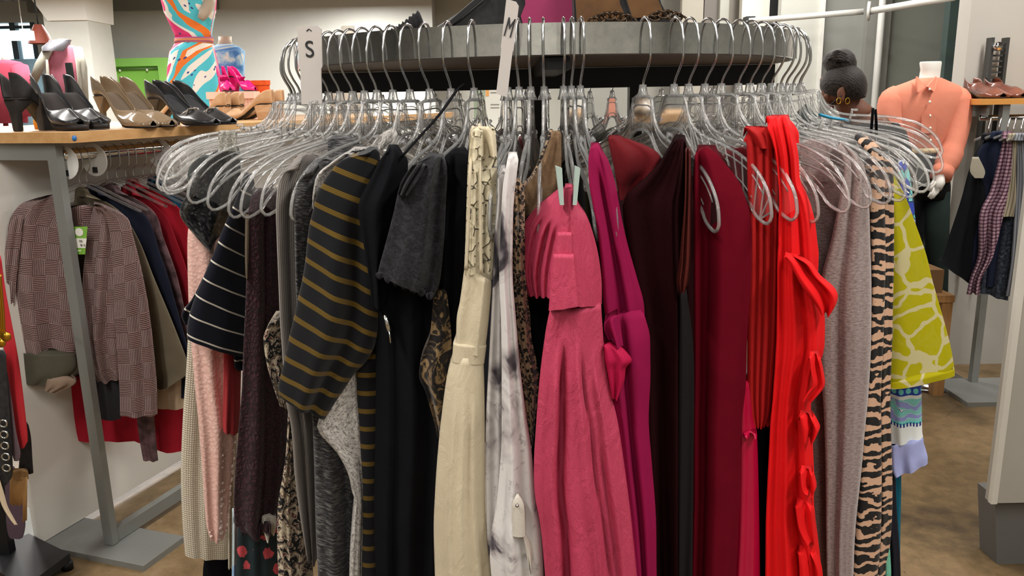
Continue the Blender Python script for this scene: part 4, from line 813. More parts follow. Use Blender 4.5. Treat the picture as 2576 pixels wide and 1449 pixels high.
# ---------------- pink strapless dress
g = gar('pink_strapless_dress', 'rose pink taffeta strapless dress clipped to its hanger', 'dress', 1430, 640, .9)
piece('cup', g, PINK, [(1404, 480, 1428, 474), (1345, 525, 1424, 520), (1312, 575, 1416, 570), (1305, 620, 1410, 620), (1308, 690, 1402, 680), (1330, 745, 1394, 750)], .94, .89, T=.03, bulge=.1, amp=.0005, rnd_top=.4, m=50, n=40, folds=[(.55, .2, .05, -.012, .25), (.8, .45, .05, -.014, .3), (.68, .33, .05, .006, .3), (.95, .7, .05, -.012, .35)])
piece('front_fold', g, PINK, [(1420, 1440, 473), (1417, 1438, 520), (1407, 1436, 590), (1401, 1437, 650)], .872, .868, T=.05, bulge=.12, amp=.0004, m=20, rnd_top=.3)
piece('front_fold', g, PINK, [(1402, 1438, 585), (1396, 1440, 650), (1391, 1443, 704)], .867, .863, T=.05, bulge=.12, amp=.0004, m=14, rnd_top=0)
piece('front_fold', g, PINK, [(1392, 1443, 640), (1386, 1449, 704), (1380, 781, 1456, 770)], .862, .858, T=.05, bulge=.12, amp=.0004, m=14, rnd_top=0)
piece('side_panel', g, PINK, [(1436, 474, 1446, 474), (1435, 1456, 515), (1435, 1480, 552), (1436, 1502, 625), (1442, 1513, 700), (1453, 770, 1514, 764)], .866, .905, T=.04, bulge=.16, amp=.0008)
piece('skirt', g, PINK, [(1384, 776, 1512, 764), (1374, 1516, 824), (1362, 1524, 910), (1355, 1535, 980), (1349, 1554, 1060), (1343, 1570, 1167), (1346, 1581, 1248), (1360, 1590, 1328), (1371, 1602, 1449), (1380, 1618, B)], .873, .893, T=.3, bw=.4, bulge=.16, rnd_top=0, m=60, n=44, amp=.003, folds=[(.36, .21, .035, -.030, .1), (.26, .12, .05, .012, .1), (.56, .60, .03, .010, .08), (.60, .74, .018, -.014, .1), (.8, .88, .03, .010, .1), (.7, .82, .02, -.01, .35)])
CLIPM = plain('pale_green_clip', '#9fb0a8', .45)
for side in (-1, 1):
    x = 1430 + side * 17
    MB().slab([at(x - 7 + side * 8, 418, .862), at(x + 7 + side * 6, 424, .862), at(x + 5 - side * 1, 516, .862), at(x - 5 - side * 1, 516, .862)], (0, .012, 0)).build('clip', CLIPM, g, False)
# ---------------- magenta, maroon, burgundy
g = gar('magenta_dress', 'magenta crepe dress draped from a wide shoulder strap', 'dress', 1550, 600, .94)
piece('strap', g, MAG, [(1484, 1510, 364), (1480, 1530, 402), (1482, 1548, 462), (1490, 1557, 510), (1500, 1567, 563), (1508, 1582, 626), (1514, 1603, 700), (1518, 1620, 765), (1530, 1622, 840)], .925, .945, T=.05, bulge=.18, folds=[(.45, .5, .07, -.022, .12), (.75, .8, .08, .010)], amp=.003)
piece('body', g, MAG, [(1516, 815, 1622, 762), (1518, 1634, 832), (1522, 1636, 900), (1530, 1636, 960), (1548, 1632, 1060), (1560, 1640, 1167), (1578, 1650, 1302), (1594, 1652, 1449), (1602, 1658, B)], .912, .93, T=.22, bw=.5, bulge=.2, folds=[(.42, .45, .06, -.018), (.25, .3, .06, .008)], amp=.003)
piece('drape_fold', g, MAG, [(1520, 805, 1556, 786), (1520, 830, 1560, 810), (1530, 855, 1568, 870)], .895, .905, T=.02, m=16)
piece('peplum', g, DKPINK, [(1518, 1545, 864), (1520, 1572, 882), (1522, 1590, 906), (1526, 1575, 925), (1532, 1570, 960), (1540, 1554, 1004)], .886, .892, T=.012, amp=.004, m=24)
g = gar('maroon_dress', 'very dark maroon V-neck dress with brown sash loop', 'dress', 1680, 600, .97)
piece('body', g, MAR, [(1694, 348, 1728, 352), (1652, 418, 1738, 410), (1610, 462, 1742, 470), (1568, 505, 1745, 520), (1575, 600, 1745, 620), (1590, 1745, 700), (1612, 1745, 800), (1622, 1745, 1000), (1630, 1745, 1200), (1640, 1742, 1449), (1645, 1740, B)], .955, .975, T=.12, bulge=.14, folds=[(.68, .6, .05, .016), (.8, .78, .05, -.022), (.3, .3, .1, -.01)], amp=.003)
piece('back_neck', g, DRED, [(1528, 1560, 340), (1535, 1650, 380), (1545, 1662, 425), (1552, 1610, 470), (1560, 1582, 502)], 1.03, 1.05, T=.01)
piece('sash', g, BRN, [(1724, 1738, 372), (1722, 1738, 500), (1714, 1738, 600), (1709, 1737, 660), (1703, 1732, 708), (1710, 1722, 737)], .935, .94, T=.008, bulge=.12, folds=[(.4, .5, .12, -.006)])
piece('sash', g, cloth('black_velvet_ribbon', '#100c0d'), [(1712, 1728, 730), (1708, 1745, 900), (1706, 1744, 1200), (1702, 1740, B)], .95, .955, T=.01)
g = gar('burgundy_velvet_dress', 'burgundy velvet dress with rounded long-sleeve shoulder', 'dress', 1810, 600, .99)
piece('sleeve', g, BURG, [(1748, 1806, 376), (1744, 1850, 436), (1742, 1876, 500), (1742, 1890, 560), (1742, 1890, 700), (1743, 1880, 850), (1743, 1876, 973), (1742, 1867, 1060), (1742, 1862, 1248), (1738, 1852, 1449), (1738, 1850, B)], .985, .98, T=.1, bulge=.22, folds=[(.2, .2, .08, -.024), (.45, .5, .1, .008), (.92, .92, .04, -.006, .15)], amp=.003)
g = gar('crimson_satin_dress', 'crimson satin skirt edge beside the burgundy velvet', 'dress', 1890, 1100, 1.0)
piece('skirt', g, CRIM, [(1862, 1890, 960), (1860, 1897, 1060), (1858, 1904, 1088), (1856, 1908, 1200), (1852, 1911, 1350), (1846, 1912, 1449), (1844, 1913, B)], .99, 1.0, T=.08)
piece('belt', g, CRIM, [(1866, 1904, 1086), (1866, 1905, 1099)], .982, .985, T=.01, m=6)
# ---------------- reds
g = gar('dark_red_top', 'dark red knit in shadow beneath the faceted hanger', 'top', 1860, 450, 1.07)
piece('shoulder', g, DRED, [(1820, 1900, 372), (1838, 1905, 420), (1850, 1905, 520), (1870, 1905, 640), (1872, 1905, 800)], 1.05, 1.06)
g = gar('pleated_red_top', 'sheer red pleated top left of the ruffled red dress', 'top', 1920, 500, 1.02)
piece('body', g, RED2, [(1872, 1965, 322), (1878, 1982, 345), (1880, 1984, 450), (1884, 1980, 560), (1884, 1978, 700), (1880, 1974, 850), (1880, 1962, 980), (1886, 1952, 1040), (1896, 1934, 1074)], 1.0, 1.02, T=.06, bulge=.16, n=36, folds=[(.2, .2, .04, -.010), (.4, .38, .03, -.012), (.62, .6, .035, -.014), (.8, .8, .03, -.01)], amp=.004)
piece('folded_strap', g, RED2, [(1870, 1920, 318), (1885, 1975, 338), (1905, 1975, 372)], 1.0, 1.03, T=.02, m=14, amp=.004)
g = gar('ruffled_red_dress', 'bright scarlet dress with cascading ruffle down its side', 'dress', 1990, 600, 1.0)
piece('body', g, RED, [(1932, 1992, 293), (1950, 2008, 380), (1958, 2014, 460), (1960, 2035, 500), (1958, 2050, 556), (1957, 2056, 607), (1956, 2060, 640), (1955, 2058, 680), (1955, 2060, 730), (1954, 2074, 790), (1953, 2075, 850), (1951, 2072, 885), (1949, 2058, 925), (1946, 2050, 965), (1943, 2040, 1010), (1938, 2042, 1060), (1935, 2045, 1120), (1931, 2048, 1200), (1927, 2048, 1290), (1926, 2056, 1340), (1925, 2068, 1449), (1922, 2078, B)], .995, 1.02, T=.1, bulge=.2, n=36, m=60, folds=[(.12, .12, .05, -.012), (.35, .4, .06, .01), (.55, .66, .05, -.016), (.78, .84, .05, .01)], amp=.004)
piece('strap', g, RED, [(1926, 1948, 292), (1928, 1985, 300), (1935, 2008, 330), (1950, 2010, 360)], 1.02, 1.05, T=.02, m=14)
RUF = [[(1972, 636, 2000, 640), (1985, 2040, 660), (2000, 2062, 690), (2018, 2098, 722), (2035, 2108, 746), (2055, 2100, 772), (2066, 2086, 792)], [(2035, 2062, 890), (2040, 2072, 935), (2045, 2075, 968), (2030, 2062, 990), (2020, 2045, 1008)],
       [(2010, 2046, 1040), (2015, 2062, 1068), (2018, 2060, 1084), (2020, 2046, 1108)], [(2012, 2046, 1180), (2015, 2054, 1216), (2020, 2052, 1230), (2030, 2046, 1238)], [(2000, 2046, 1262), (2002, 2050, 1288), (2010, 2052, 1330), (2030, 2052, 1366)], [(2006, 2048, 1380), (2010, 2066, 1420), (2012, 2072, 1470)]]
for k, rws in enumerate(RUF): piece('ruffle', g, RED, rws, .965 + .004 * k, .985 + .004 * k, T=.012, bulge=.3, folds=[(.55, .5, .18, -.02), (.85, .85, .1, .012)], amp=.004, m=22, seed=k)
g = gar('dark_gap_strip', 'dark filler strip for the shaded gap between crimson satin and scarlet dress', 'skirt', 1920, 1200, 1.06)  # black sheet added in place of the shade between both dresses
piece('body', g, BLK, [(1888, 1960, 1020), (1896, 1955, 1200), (1900, 1950, 1449), (1900, 1950, B)], 1.04, 1.05)
# ---------------- right side
g = gar('mauve_sweater', 'mauve taupe wool sweater with long wide sleeve', 'sweater', 2110, 600, 1.12)
piece('body', g, MAUV, [(2000, 2110, 352), (2010, 2140, 380), (2020, 2150, 430), (2020, 2160, 600), (2030, 2160, 800), (2030, 2160, 1200), (2040, 2150, B)], 1.15, 1.15, T=.03, bulge=.05)
piece('sleeve', g, MAUV, [(2108, 360, 2128, 362), (2122, 392, 2166, 392), (2124, 2180, 440), (2112, 2186, 500), (2092, 2189, 600), (2066, 2192, 700), (2060, 2192, 800), (2062, 2190, 900), (2070, 2184, 1000), (2074, 2176, 1080), (2077, 2166, 1194), (2078, 2152, 1328), (2080, 2147, 1449), (2085, 2144, B)], 1.09, 1.105, T=.06, bulge=.28, folds=[(.4, .35, .09, -.012), (.7, .7, .1, .008)], amp=.003)
piece('pocket', g, MAUV, [(2014, 2086, 352), (2014, 2088, 400), (2014, 2086, 456)], 1.13, 1.135, T=.004, m=12, bulge=.03, amp=.001)
g = gar('zebra_dress', 'tan and black zebra print dress folded lengthwise', 'dress', 2220, 500, 1.17)
piece('front_edge', g, ZEB, [(2150, 340, 2165, 336), (2180, 375, 2212, 360), (2196, 2222, 396), (2190, 2226, 430), (2188, 2226, 520), (2192, 2228, 640), (2192, 2226, 750), (2188, 2222, 880), (2180, 2216, 1000), (2172, 2217, 1060), (2165, 2218, 1150), (2158, 2218, 1250), (2148, 2216, 1350), (2143, 2212, 1410), (2140, 2208, 1449), (2138, 2206, B)], 1.13, 1.14, T=.04, bulge=.3, amp=.002)
piece('back_edge', g, ZEB, [(2205, 2238, 385), (2215, 2247, 420), (2216, 2249, 520), (2217, 2249, 640), (2215, 2247, 750), (2212, 2244, 880), (2208, 2240, 1000), (2208, 2242, 1100), (2210, 2245, 1200), (2208, 2244, 1300), (2204, 2238, 1380), (2200, 2228, 1430), (2198, 2225, B)], 1.16, 1.165, T=.03, bulge=.3, amp=.003)
piece('shoulder', g, ZEB, [(2176, 2196, 400), (2180, 2196, 500), (2184, 2196, 640), (2186, 2196, 760)], 1.15, T=.02)
g = gar('yellow_sheer_top', 'lime yellow sheer top with cream line print, flared sleeve', 'top', 2300, 600, 1.2)
piece('sleeve', g, LIME, [(2240, 440, 2250, 446), (2240, 500, 2280, 500), (2240, 575, 2307, 574), (2240, 650, 2330, 640), (2240, 720, 2347, 710), (2238, 800, 2370, 790), (2236, 880, 2390, 865), (2235, 940, 2400, 920), (2235, 976, 2402, 942)], 1.19, 1.2, T=.05, bulge=.16, amp=.002)
piece('hem_band', g, LIME, [(2235, 955, 2401, 922), (2235, 977, 2402, 944)], 1.176, 1.186, T=.05, bulge=.16, m=6, amp=.001)
g = gar('blue_patterned_top', 'blue and aqua swirl print top with lavender cuff', 'top', 2290, 1000, 1.28)
piece('shoulder', g, SWIRL, [(2258, 2284, 405), (2262, 2292, 460), (2268, 2300, 520), (2272, 2306, 600), (2272, 2312, 720), (2260, 2316, 900)], 1.27, 1.29)
piece('sleeve', g, BAND, [(2236, 2312, 900), (2240, 2318, 985), (2240, 2319, 1050), (2241, 2320, 1085), (2242, 1116, 2322, 1098)], 1.25, 1.26, T=.05, bulge=.25)
piece('cuff', g, LAV, [(2242, 1112, 2322, 1094), (2243, 1150, 2326, 1128), (2245, 1182, 2333, 1145), (2250, 1197, 2334, 1164)], 1.247, 1.257, T=.05, bulge=.25, amp=.003, m=20)
g = gar('teal_trousers', 'narrow teal fabric hanging below the lavender cuff', 'trousers', 2258, 1200, 1.3)
piece('leg', g, TEAL, [(2240, 2268, 1150), (2240, 2267, 1250), (2240, 2265, 1350), (2240, 2262, B)], 1.29, 1.3)
g = gar('navy_trousers', 'dark navy cloth beside the zebra hem', 'trousers', 2250, 1300, 1.25)
piece('leg', g, NVY, [(2225, 2252, 1180), (2228, 2257, 1300), (2232, 2263, 1380), (2232, 2266, 1449), (2232, 2268, B)], 1.24, 1.25)
g = gar('mint_print_top', 'small patch of mint print under the zebra dress', 'top', 2232, 1420, 1.22)
piece('hem', g, MINT, [(2212, 2238, 1380), (2212, 2242, 1449), (2212, 2242, B)], 1.21)
g = gar('camisole', 'thin black straps looped on the open hanger', 'top', 2200, 290, 1.35)
strap('strap', g, BLK, [(2196, 272, 1.31), (2194, 300, 1.31), (2190, 345, 1.33), (2184, 400, 1.35)], .004, .4)
strap('strap', g, BLK, [(2202, 275, 1.33), (2204, 310, 1.33), (2204, 360, 1.36), (2200, 420, 1.36)], .004, .4)
piece('body', g, BLK, [(2150, 2215, 390), (2150, 2230, 600), (2160, 2230, 900)], 1.36, 1.36)
g = gar('dark_green_top', 'dark green collar tip between clear hangers', 'top', 2030, 280, 1.4)
piece('collar', g, cloth('dark_green_cotton', '#1c2c2b'), [(2022, 264, 2030, 262), (2010, 276, 2046, 282), (2004, 288, 2056, 298), (2010, 2060, 330), (2020, 2080, 420)], 1.36, 1.38)
g = gar('turquoise_camisole', 'turquoise strap lying over a hanger arm', 'camisole', 2090, 295, 1.38)
strap('strap', g, cloth('turquoise_satin', '#2f8fb4', rough=.4), [(2062, 288, 1.33), (2090, 296, 1.33), (2130, 302, 1.34)], .006, .4)
# ---------------- far side of the rack, seen under the black arm
FARC = [('charcoal knit sleeve hanging on the far side of the rack', '#2a2a2c', 165), ('black and white striped top hanging on the far side of the rack', None, 172), ('dark red blouse hanging on the far side of the rack', '#4a1218', 181), ('brown patterned dress hanging on the far side of the rack', '#3a2c22', 190), ('navy dress hanging on the far side of the rack', '#151a28', 200), ('olive top hanging on the far side of the rack', '#3c3a2a', 155), ('wine coloured dress hanging on the far side of the rack', '#380f1a', 145)]
ZS = stripes('black_white_stripe', '#151517', '#cfcac0', .02, .45)
for lab, c, phi in FARC:
    a = math.radians(phi); o = np.array([math.sin(a), -math.cos(a), 0]); tn = np.array([math.cos(a), math.sin(a), 0]); base = rp(phi)
    t = thing('hanging_garment', tuple(base - np.array([0, 0, .16])), lab, 'garment', 'garments on the far side of the round rack'); rings = []
    for z, w, th in ((-.168, .03, .006), (-.178, .10, .009), (-.195, .165, .012), (-.23, .205, .014), (-.32, .21, .015), (-.6, .2, .016), (-.95, .22, .018)):
        rings.append([base + o * w * math.cos(q) + tn * th * math.sin(q) * (1 + .3 * math.sin(5 * q)) + np.array([0, 0, z]) for q in [2 * math.pi * k / 28 for k in range(28)]])
    MB().loft(rings).build('body', ZS if c is None else cloth('far_cloth_%d' % phi, c), t)
    MB().tube([base + o * .19 + np.array([0, 0, -.2]), base + o * .235 + np.array([0, 0, -.34]), base + o * .225 + np.array([0, 0, -.55])], [.03, .04, .036], 12).build('sleeve', ZS if c is None else cloth('far_cloth_%d' % phi, c), t)
# ================================================================ bags on the rack's tray
TRZ = RTOP - .02
BLB = ramped('black_bag_leather', lambda t: t.noise(t.ob(), 90, 3), [(.3, '#1a1a1c'), (.7, '#2b2b2c')], .5, bump=.08)
def slope_bag():
    d = 1.45; t = thing('black_handbag', tuple(at(1230, 90, d)), 'black leather bag with long sloping side next to the M tag', 'bag')
    P = [at(1098, 78, d), at(1310, 78, d), at(1316, -70, d), at(1222, -60, d), at(1196, 0, d)]
    MB().slab(P, (0, .10, 0)).build('body', BLB, t, False)
    MB().tube([at(1104, 74, d - .004), at(1160, 38, d - .004), at(1214, -8, d - .004)], .006, 8).build('piping', plain('grey_piping', '#5d5d5c', .4), t)
    MB().slab([at(1100, 80, d - .012), at(1118, 80, d - .012), at(1224, -12, d - .012), at(1206, -12, d - .012)], (0, .012, 0)).build('edge_panel', plain('black_gloss', '#121315', .3), t, False)
slope_bag()
def fuzzy():
    P = [at(985, 84, 1.36), at(1020, 74, 1.36), at(1048, 62, 1.36), at(1064, 56, 1.36)]
    t = thing('hair_scrunchie', tuple(P[0]), 'small black fuzzy roll lying on the rail edge', 'accessory')
    pts = spline(P, 22); r = [.006 + .013 * (i / 21) + .002 * math.sin(i * 2.3) for i in range(22)]
    MB().tube(pts, r, 14).build('roll', plain('black_fuzz', '#1a191b', .95, bump=1.0, bscale=500), t)
fuzzy()
def mag_bag():
    d = 1.40; t = thing('magenta_handbag', tuple(at(1380, 70, d)), 'magenta bag with black sides on the round rack', 'bag')
    m = plain('magenta_leather', '#8b2150', .5, var=.05)
    P = [(1318, 68), (1452, 68), (1448, 20), (1436, -30), (1428, -90), (1316, -90), (1318, -30), (1322, 10), (1310, 40)]
    o = MB().slab([at(x, y, d) for x, y in P], (0, .09, 0)).build('front', m, t, False)
    MB().slab([at(x, y, d + .008) for x, y in ((1298, 70), (1322, 70), (1314, 40), (1324, 8), (1320, -90), (1298, -90))], (0, .085, 0)).build('side', BLB, t, False)
    MB().slab([at(x, y, d + .008) for x, y in ((1444, 70), (1462, 70), (1452, 10), (1440, -90), (1424, -90), (1438, -20))], (0, .085, 0)).build('side', BLB, t, False)
mag_bag()
def brown_bag():
    d = 1.36; t = thing('brown_handbag', tuple(at(1560, 70, d)), 'black bag with brown panels and two bronze chains', 'bag')
    br = ramped('brown_leather', lambda t_: t_.noise(t_.ob(), 20, 4), [(.3, '#4a3018'), (.7, '#6b4a28')], .45, bump=.08)
    MB().slab([at(x, y, d) for x, y in ((1446, 66), (1690, 60), (1664, 10), (1640, -80), (1440, -80))], (0, .09, 0)).build('body', BLB, t, False)
    MB().slab([at(x, y, d - .006) for x, y in ((1452, 56), (1578, 50), (1560, 10), (1548, -60), (1444, -60))], (0, .006, 0)).build('panel', br, t, False)
    MB().slab([at(x, y, d - .006) for x, y in ((1592, 46), (1672, 38), (1656, 0), (1640, -60), (1566, -60), (1574, -10))], (0, .006, 0)).build('panel', br, t, False)
    for x0, x1, y0 in ((1494, 1588, 44), (1636, 1714, 40)):
        n = 8
        for k in range(n):
            f = k / (n - 1); x = x0 + (x1 - x0) * f; y = y0 + 14 * (2 * f - 1) ** 2 - 4; c = at(x, y, d - .02)
            ring = [c + np.array([.0085 * math.cos(a), (.0035 if k % 2 else -.0035) * math.sin(a) * (1 if k % 2 else 1), .006 * math.sin(a)]) for a in [2 * math.pi * i / 14 for i in range(14)]]
            MB().tube(ring, .0019, 6, closed=True).build('chain_link', plain('bronze_chain', '#4e4033', .3, .8), t)
brown_bag()
# ================================================================ blouses on the shoe table's rail
def knit_mat():
    t = NT('rose_basket_knit'); v = t.uv(); s = 26; ch = t.t.nodes.new('ShaderNodeTexChecker'); t.set(ch, 'Vector', t.map(v, (1, .8, 1))); t.set(ch, 'Scale', s)
    a = t.wave(v, 60, 1.2, 2, direction='X'); b = t.wave(v, 60, 1.2, 2, direction='Y'); mx = t.t.nodes.new('ShaderNodeMix'); t.set(mx, 0, ch.outputs['Fac']); t.t.links.new(a, mx.inputs[2]); t.t.links.new(b, mx.inputs[3])
    f = t.math('ADD', t.math('MULTIPLY', mx.outputs[0], .6), t.math('MULTIPLY', t.noise(v, 320, 3, .8), .5))
    t.base(t.ramp(f, [(.25, '#422d2e'), (.5, '#84625f'), (.8, '#b28d86')]), .97, 0, .2); t.bump(f, 1.0, .006); return t.m
KNIT = knit_mat()
c = gar('rose_cardigan', 'dusty rose basket-knit cardigan with green price tag, frontmost blouse', 'cardigan', 200, 500, 2.25)
piece('front_panel', c, KNIT, [(112, 495, 150, 488), (60, 508, 172, 520), (28, 545, 182, 560), (18, 600, 190, 620), (14, 680, 196, 690), (20, 760, 196, 770), (30, 840, 192, 850), (44, 902, 186, 924)], 2.27, 2.26, T=.03, bulge=.06, amp=.008, folds=[(.3, .35, .1, .015), (.7, .6, .1, -.012)])
piece('sleeve', c, KNIT, [(28, 545, 60, 540), (14, 620, 52, 620), (8, 690, 42, 700), (10, 760, 36, 770)], 2.25, 2.25, T=.04)
piece('front_panel', c, KNIT, [(232, 512, 262, 530), (226, 560, 292, 560), (214, 640, 300, 640), (208, 700, 302, 700), (206, 800, 300, 800), (205, 850, 298, 850), (222, 920, 300, 930), (246, 962, 300, 955)], 2.27, 2.25, T=.03, bulge=.06, amp=.008, folds=[(.6, .3, .12, .015)])
piece('sleeve', c, KNIT, [(232, 510, 262, 518), (262, 540, 318, 545), (278, 600, 334, 590), (284, 680, 352, 660), (288, 780, 372, 760), (294, 880, 386, 870), (300, 970, 394, 960), (302, 1045, 396, 1040)], 2.235, 2.22, T=.05, bulge=.2, amp=.005)
piece('back_neck', c, KNIT, [(170, 520, 232, 512), (172, 560, 232, 560), (190, 600, 228, 600)], 2.29, T=.01)
piece('brand_label', c, plain('cream_label', '#cfc4ad', .8), [(190, 204, 532), (190, 204, 546)], 2.283, T=.003, m=6, n=6, bulge=.02)
def price_tag():
    d = 2.225; t = thing('price_tag', tuple(at(198, 570, d)), 'lime green and white paper price tag on the rose cardigan', 'price tag')
    MB().slab([at(x, y, d) for x, y in ((180, 640), (214, 640), (220, 570), (178, 570))], (0, .001, 0)).build('card', plain('tag_green', '#74a83a', .6), t, False)
    MB().slab([at(x, y, d - .0012) for x, y in ((181, 624), (215, 624), (218, 600), (180, 599))], (0, .001, 0)).build('white_field', plain('paper_white', '#dedbd2', .7), t, False)
    c_ = at(199, 584, d - .0008); MB().tube([c_, c_ - np.array([0, .0008, 0])], .0115, 24).build('white_circle', plain('paper_white', '#dedbd2', .7), t, False)
    MB().slab([at(x, y, d - .0012) for x, y in ((190, 633), (204, 633), (204, 629), (190, 629))], (0, .0006, 0)).build('printed_line', plain('pale_green_ink', '#c3dca6', .7), t, False)
    text_obj('XS', .0085, INK, t, frame_from(at(203, 607, d - .0026), (1, 0, -.05), (0, 0, 1)), ext=.0002); text_obj('$13', .0085, INK, t, frame_from(at(208, 617, d - .0026), (1, 0, -.05), (0, 0, 1)), ext=.0002)
price_tag()
RAILG = [('taupe_blazer', 'taupe blazer directly behind the rose cardigan', 'blazer', '#6f6654', [(196, 215, 480), (196, 300, 530), (196, 348, 601), (210, 388, 700), (220, 430, 800), (240, 470, 905), (300, 472, 940), (370, 420, 976)], 2.31, None),
    ('navy_blazer', 'navy blazer behind the taupe blazer', 'blazer', '#1b2030', [(222, 245, 475), (236, 335, 519), (240, 375, 555), (240, 400, 630), (250, 424, 700), (270, 452, 800), (300, 478, 900), (320, 482, 1000)], 2.36, None),
    ('mauve_print_blouse', 'mauve printed blouse between navy and red garments', 'blouse', '#5d4548', [(256, 290, 470), (268, 385, 530), (280, 412, 600), (300, 447, 700), (330, 472, 820), (350, 482, 900), (360, 482, 1000)], 2.41, 'p'),
    ('red_jacket', 'red knit jacket, nearer of two red ones on the rail', 'jacket', '#8f1626', [(311, 332, 474), (315, 375, 504), (320, 418, 545), (330, 442, 600), (350, 474, 700), (370, 484, 850), (380, 484, 1000)], 2.46, None),
    ('red_blouse', 'red blouse, farther of two red ones on the rail', 'blouse', '#a31a2b', [(323, 342, 457), (338, 402, 489), (350, 452, 525), (360, 474, 580), (370, 484, 700), (380, 486, 900)], 2.52, None),
    ('teal_blouse', 'teal blouse past the red ones on the rail', 'blouse', '#174a63', [(378, 398, 450), (388, 432, 480), (398, 468, 515), (400, 478, 600), (410, 484, 700)], 2.58, None),
    ('grey_blouse', 'mid grey blouse past the teal one', 'blouse', '#55524e', [(392, 408, 446), (400, 442, 470), (410, 478, 500), (420, 488, 600), (420, 490, 800)], 2.64, None),
    ('dark_grey_blouse', 'dark grey blouse second from the rail end in view', 'blouse', '#3b3a39', [(413, 424, 443), (420, 458, 463), (430, 490, 487), (440, 495, 600)], 2.7, None),
    ('brown_blouse', 'brown printed blouse last in view on the rail', 'blouse', '#6b5743', [(434, 444, 438), (440, 478, 455), (450, 500, 480), (455, 505, 600)], 2.76, 'p')]
for nm, lab, cat, col, rows, d, pat in RAILG:
    gg = gar(nm, lab, cat, rows[0][0], rows[0][2], d)
    mt = ramped(nm + '_print', lambda t: t.noise(t.uv(), 30, 4), [(.4, tuple(x * .6 for x in hexc(col)[:3])), (.6, tuple(min(1, x * 1.5) for x in hexc(col)[:3]))], .85) if pat else cloth(nm + '_cloth', col)
    d += .03
    piece('body', gg, mt, [(max(r[0] - 10, 150), r[1], r[2]) for r in rows], d + .05, d - .05, T=.025, bulge=.06, amp=.006, folds=[(.6, .7, .12, .012)])
    piece('collar', gg, mt, [(rows[0][0] - 6, rows[0][1] + 4, rows[0][2] - 8), (rows[0][0] - 8, rows[0][1] + 16, rows[0][2] + 14)], d + .0, d - .01, T=.02, m=8)
g = gar('red_skirt', 'long red garment showing its hem below the cardigan', 'skirt', 300, 1000, 2.5)
piece('body', g, cloth('red_blouse_cloth', '#a31a2b'), [(146, 480, 940), (143, 478, 1000), (142, 470, 1050), (143, 1096, 466, 1132)], 2.40, 2.46, T=.03, bulge=.05, amp=.014, folds=[(.35, .35, .08, -.03), (.6, .6, .06, -.02), (.85, .85, .06, .02)])
g = gar('print_scarf_sleeve', 'mauve printed sleeve dangling lowest under the blouses', 'sleeve', 365, 1050, 2.4)
piece('sleeve', g, MC['mauve_print_blouse_print'], [(338, 388, 960), (343, 388, 1040), (350, 392, 1100), (360, 398, 1158)], 2.34, 2.36, T=.03)
g = gar('cream_blouse', 'cream cloth edge below the taupe blazer', 'blouse', 430, 1000, 2.4)
piece('hem', g, cloth('cream_poplin', '#b39c84'), [(380, 474, 900), (390, 470, 980), (392, 466, 1025)], 2.37, 2.36)
g = gar('olive_top', 'olive hem under the front of the rose cardigan', 'top', 110, 940, 2.3)
piece('hem', g, cloth('olive_grey', '#4f4c40'), [(58, 190, 880), (60, 190, 930), (60, 964, 130, 968)], 2.26, 2.25)
piece('beige_tie', g, cloth('beige_tie', '#8f7a69'), [(120, 190, 945), (116, 190, 965), (112, 982, 140, 990)], 2.235, 2.235, T=.01, m=12)
g = gar('charcoal_top', 'charcoal hem behind the cardigan sleeve', 'top', 270, 1000, 2.35)
piece('hem', g, cloth('charcoal_knit', '#2c2a2e'), [(236, 306, 930), (238, 304, 1000), (244, 304, 1052)], 2.30, 2.28)
def rail_hanger(s, lab):
    t = thing('clothes_hanger', tuple(tw(s, .095, 1.192)), lab, 'hanger', 'hangers on the blouse rail'); b = np.append(TBv, 0); p = tw(s, .095, 1.192)
    h = [p + b * a + np.array([0, 0, z]) for a, z in ((.0, -.1), (.0, -.075), (-.016, -.055), (-.019, -.03), (-.016, -.008), (0, .004), (.015, -.006), (.018, -.022))]
    MB().tube(spline(h, 22), .0017, 6).build('hook', WIRE, t)
    arm = [p + b * a + np.array([0, 0, z]) for a, z in ((-.2, -.17), (-.12, -.14), (-.03, -.105), (0, -.098), (.03, -.105), (.12, -.14), (.2, -.17))]
    MB().tube(spline(arm, 25), .0028, 6, flat=1.5).build('arm', CLEAR, t)
for i, s in enumerate((.10, .125, .20, .235, .27, .30, .34, .375, .41, .45, .50, .55, .60)):
    rail_hanger(s, 'wire-hooked clear hanger on the blouse rail under the shoe table')
# ================================================================ belt stand at the picture's edge
def belt_stand():
    t = thing('belt_stand', (-1.45, 1.93, 0), 'black floor stand with flat base holding belts', 'stand')
    P = [flo(x, y, .05)[:2] for x, y in ((60, 1478), (175, 1392), (72, 1342), (-60, 1400))]; c0 = sum(P) / 4
    MB().prism([(a, b, .025) for a, b in P], [(a, b, .05) for a, b in P]).build('base', plain('black_powder_coat', '#1f1f22', .5, var=.1), t, False)
    for q in P: a, b = q * .9 + c0 * .1; MB().ell([(a, b, z, .016, .016) for z in (0, .026)], 12).build('foot', BLACKM, t)
    pt = flo(16, 1392, .05); MB().box((pt[0] - .016, pt[1] - .01, .05), (pt[0] + .016, pt[1] + .02, .86)).build('post', BLACKM, t, False)
    MB().tube([(pt[0], pt[1], .85), tuple(at(-40, 850, 1.9)), tuple(at(-40, 660, 1.78)), tuple(at(-20, 640, 1.74))], .006, 8).build('arm', BLACKM, t)
belt_stand()
def belt(name, lab, mat, rows, d, T=.003, parts=None, cat='belt'):
    t = gar(name, lab, cat, rows[0][0], rows[0][2] if len(rows[0]) == 3 else rows[0][1], d); piece('strap', t, mat, rows, d, T=T, bulge=.03, amp=.001, m=24, n=8)
    if parts: parts(t)
    return t
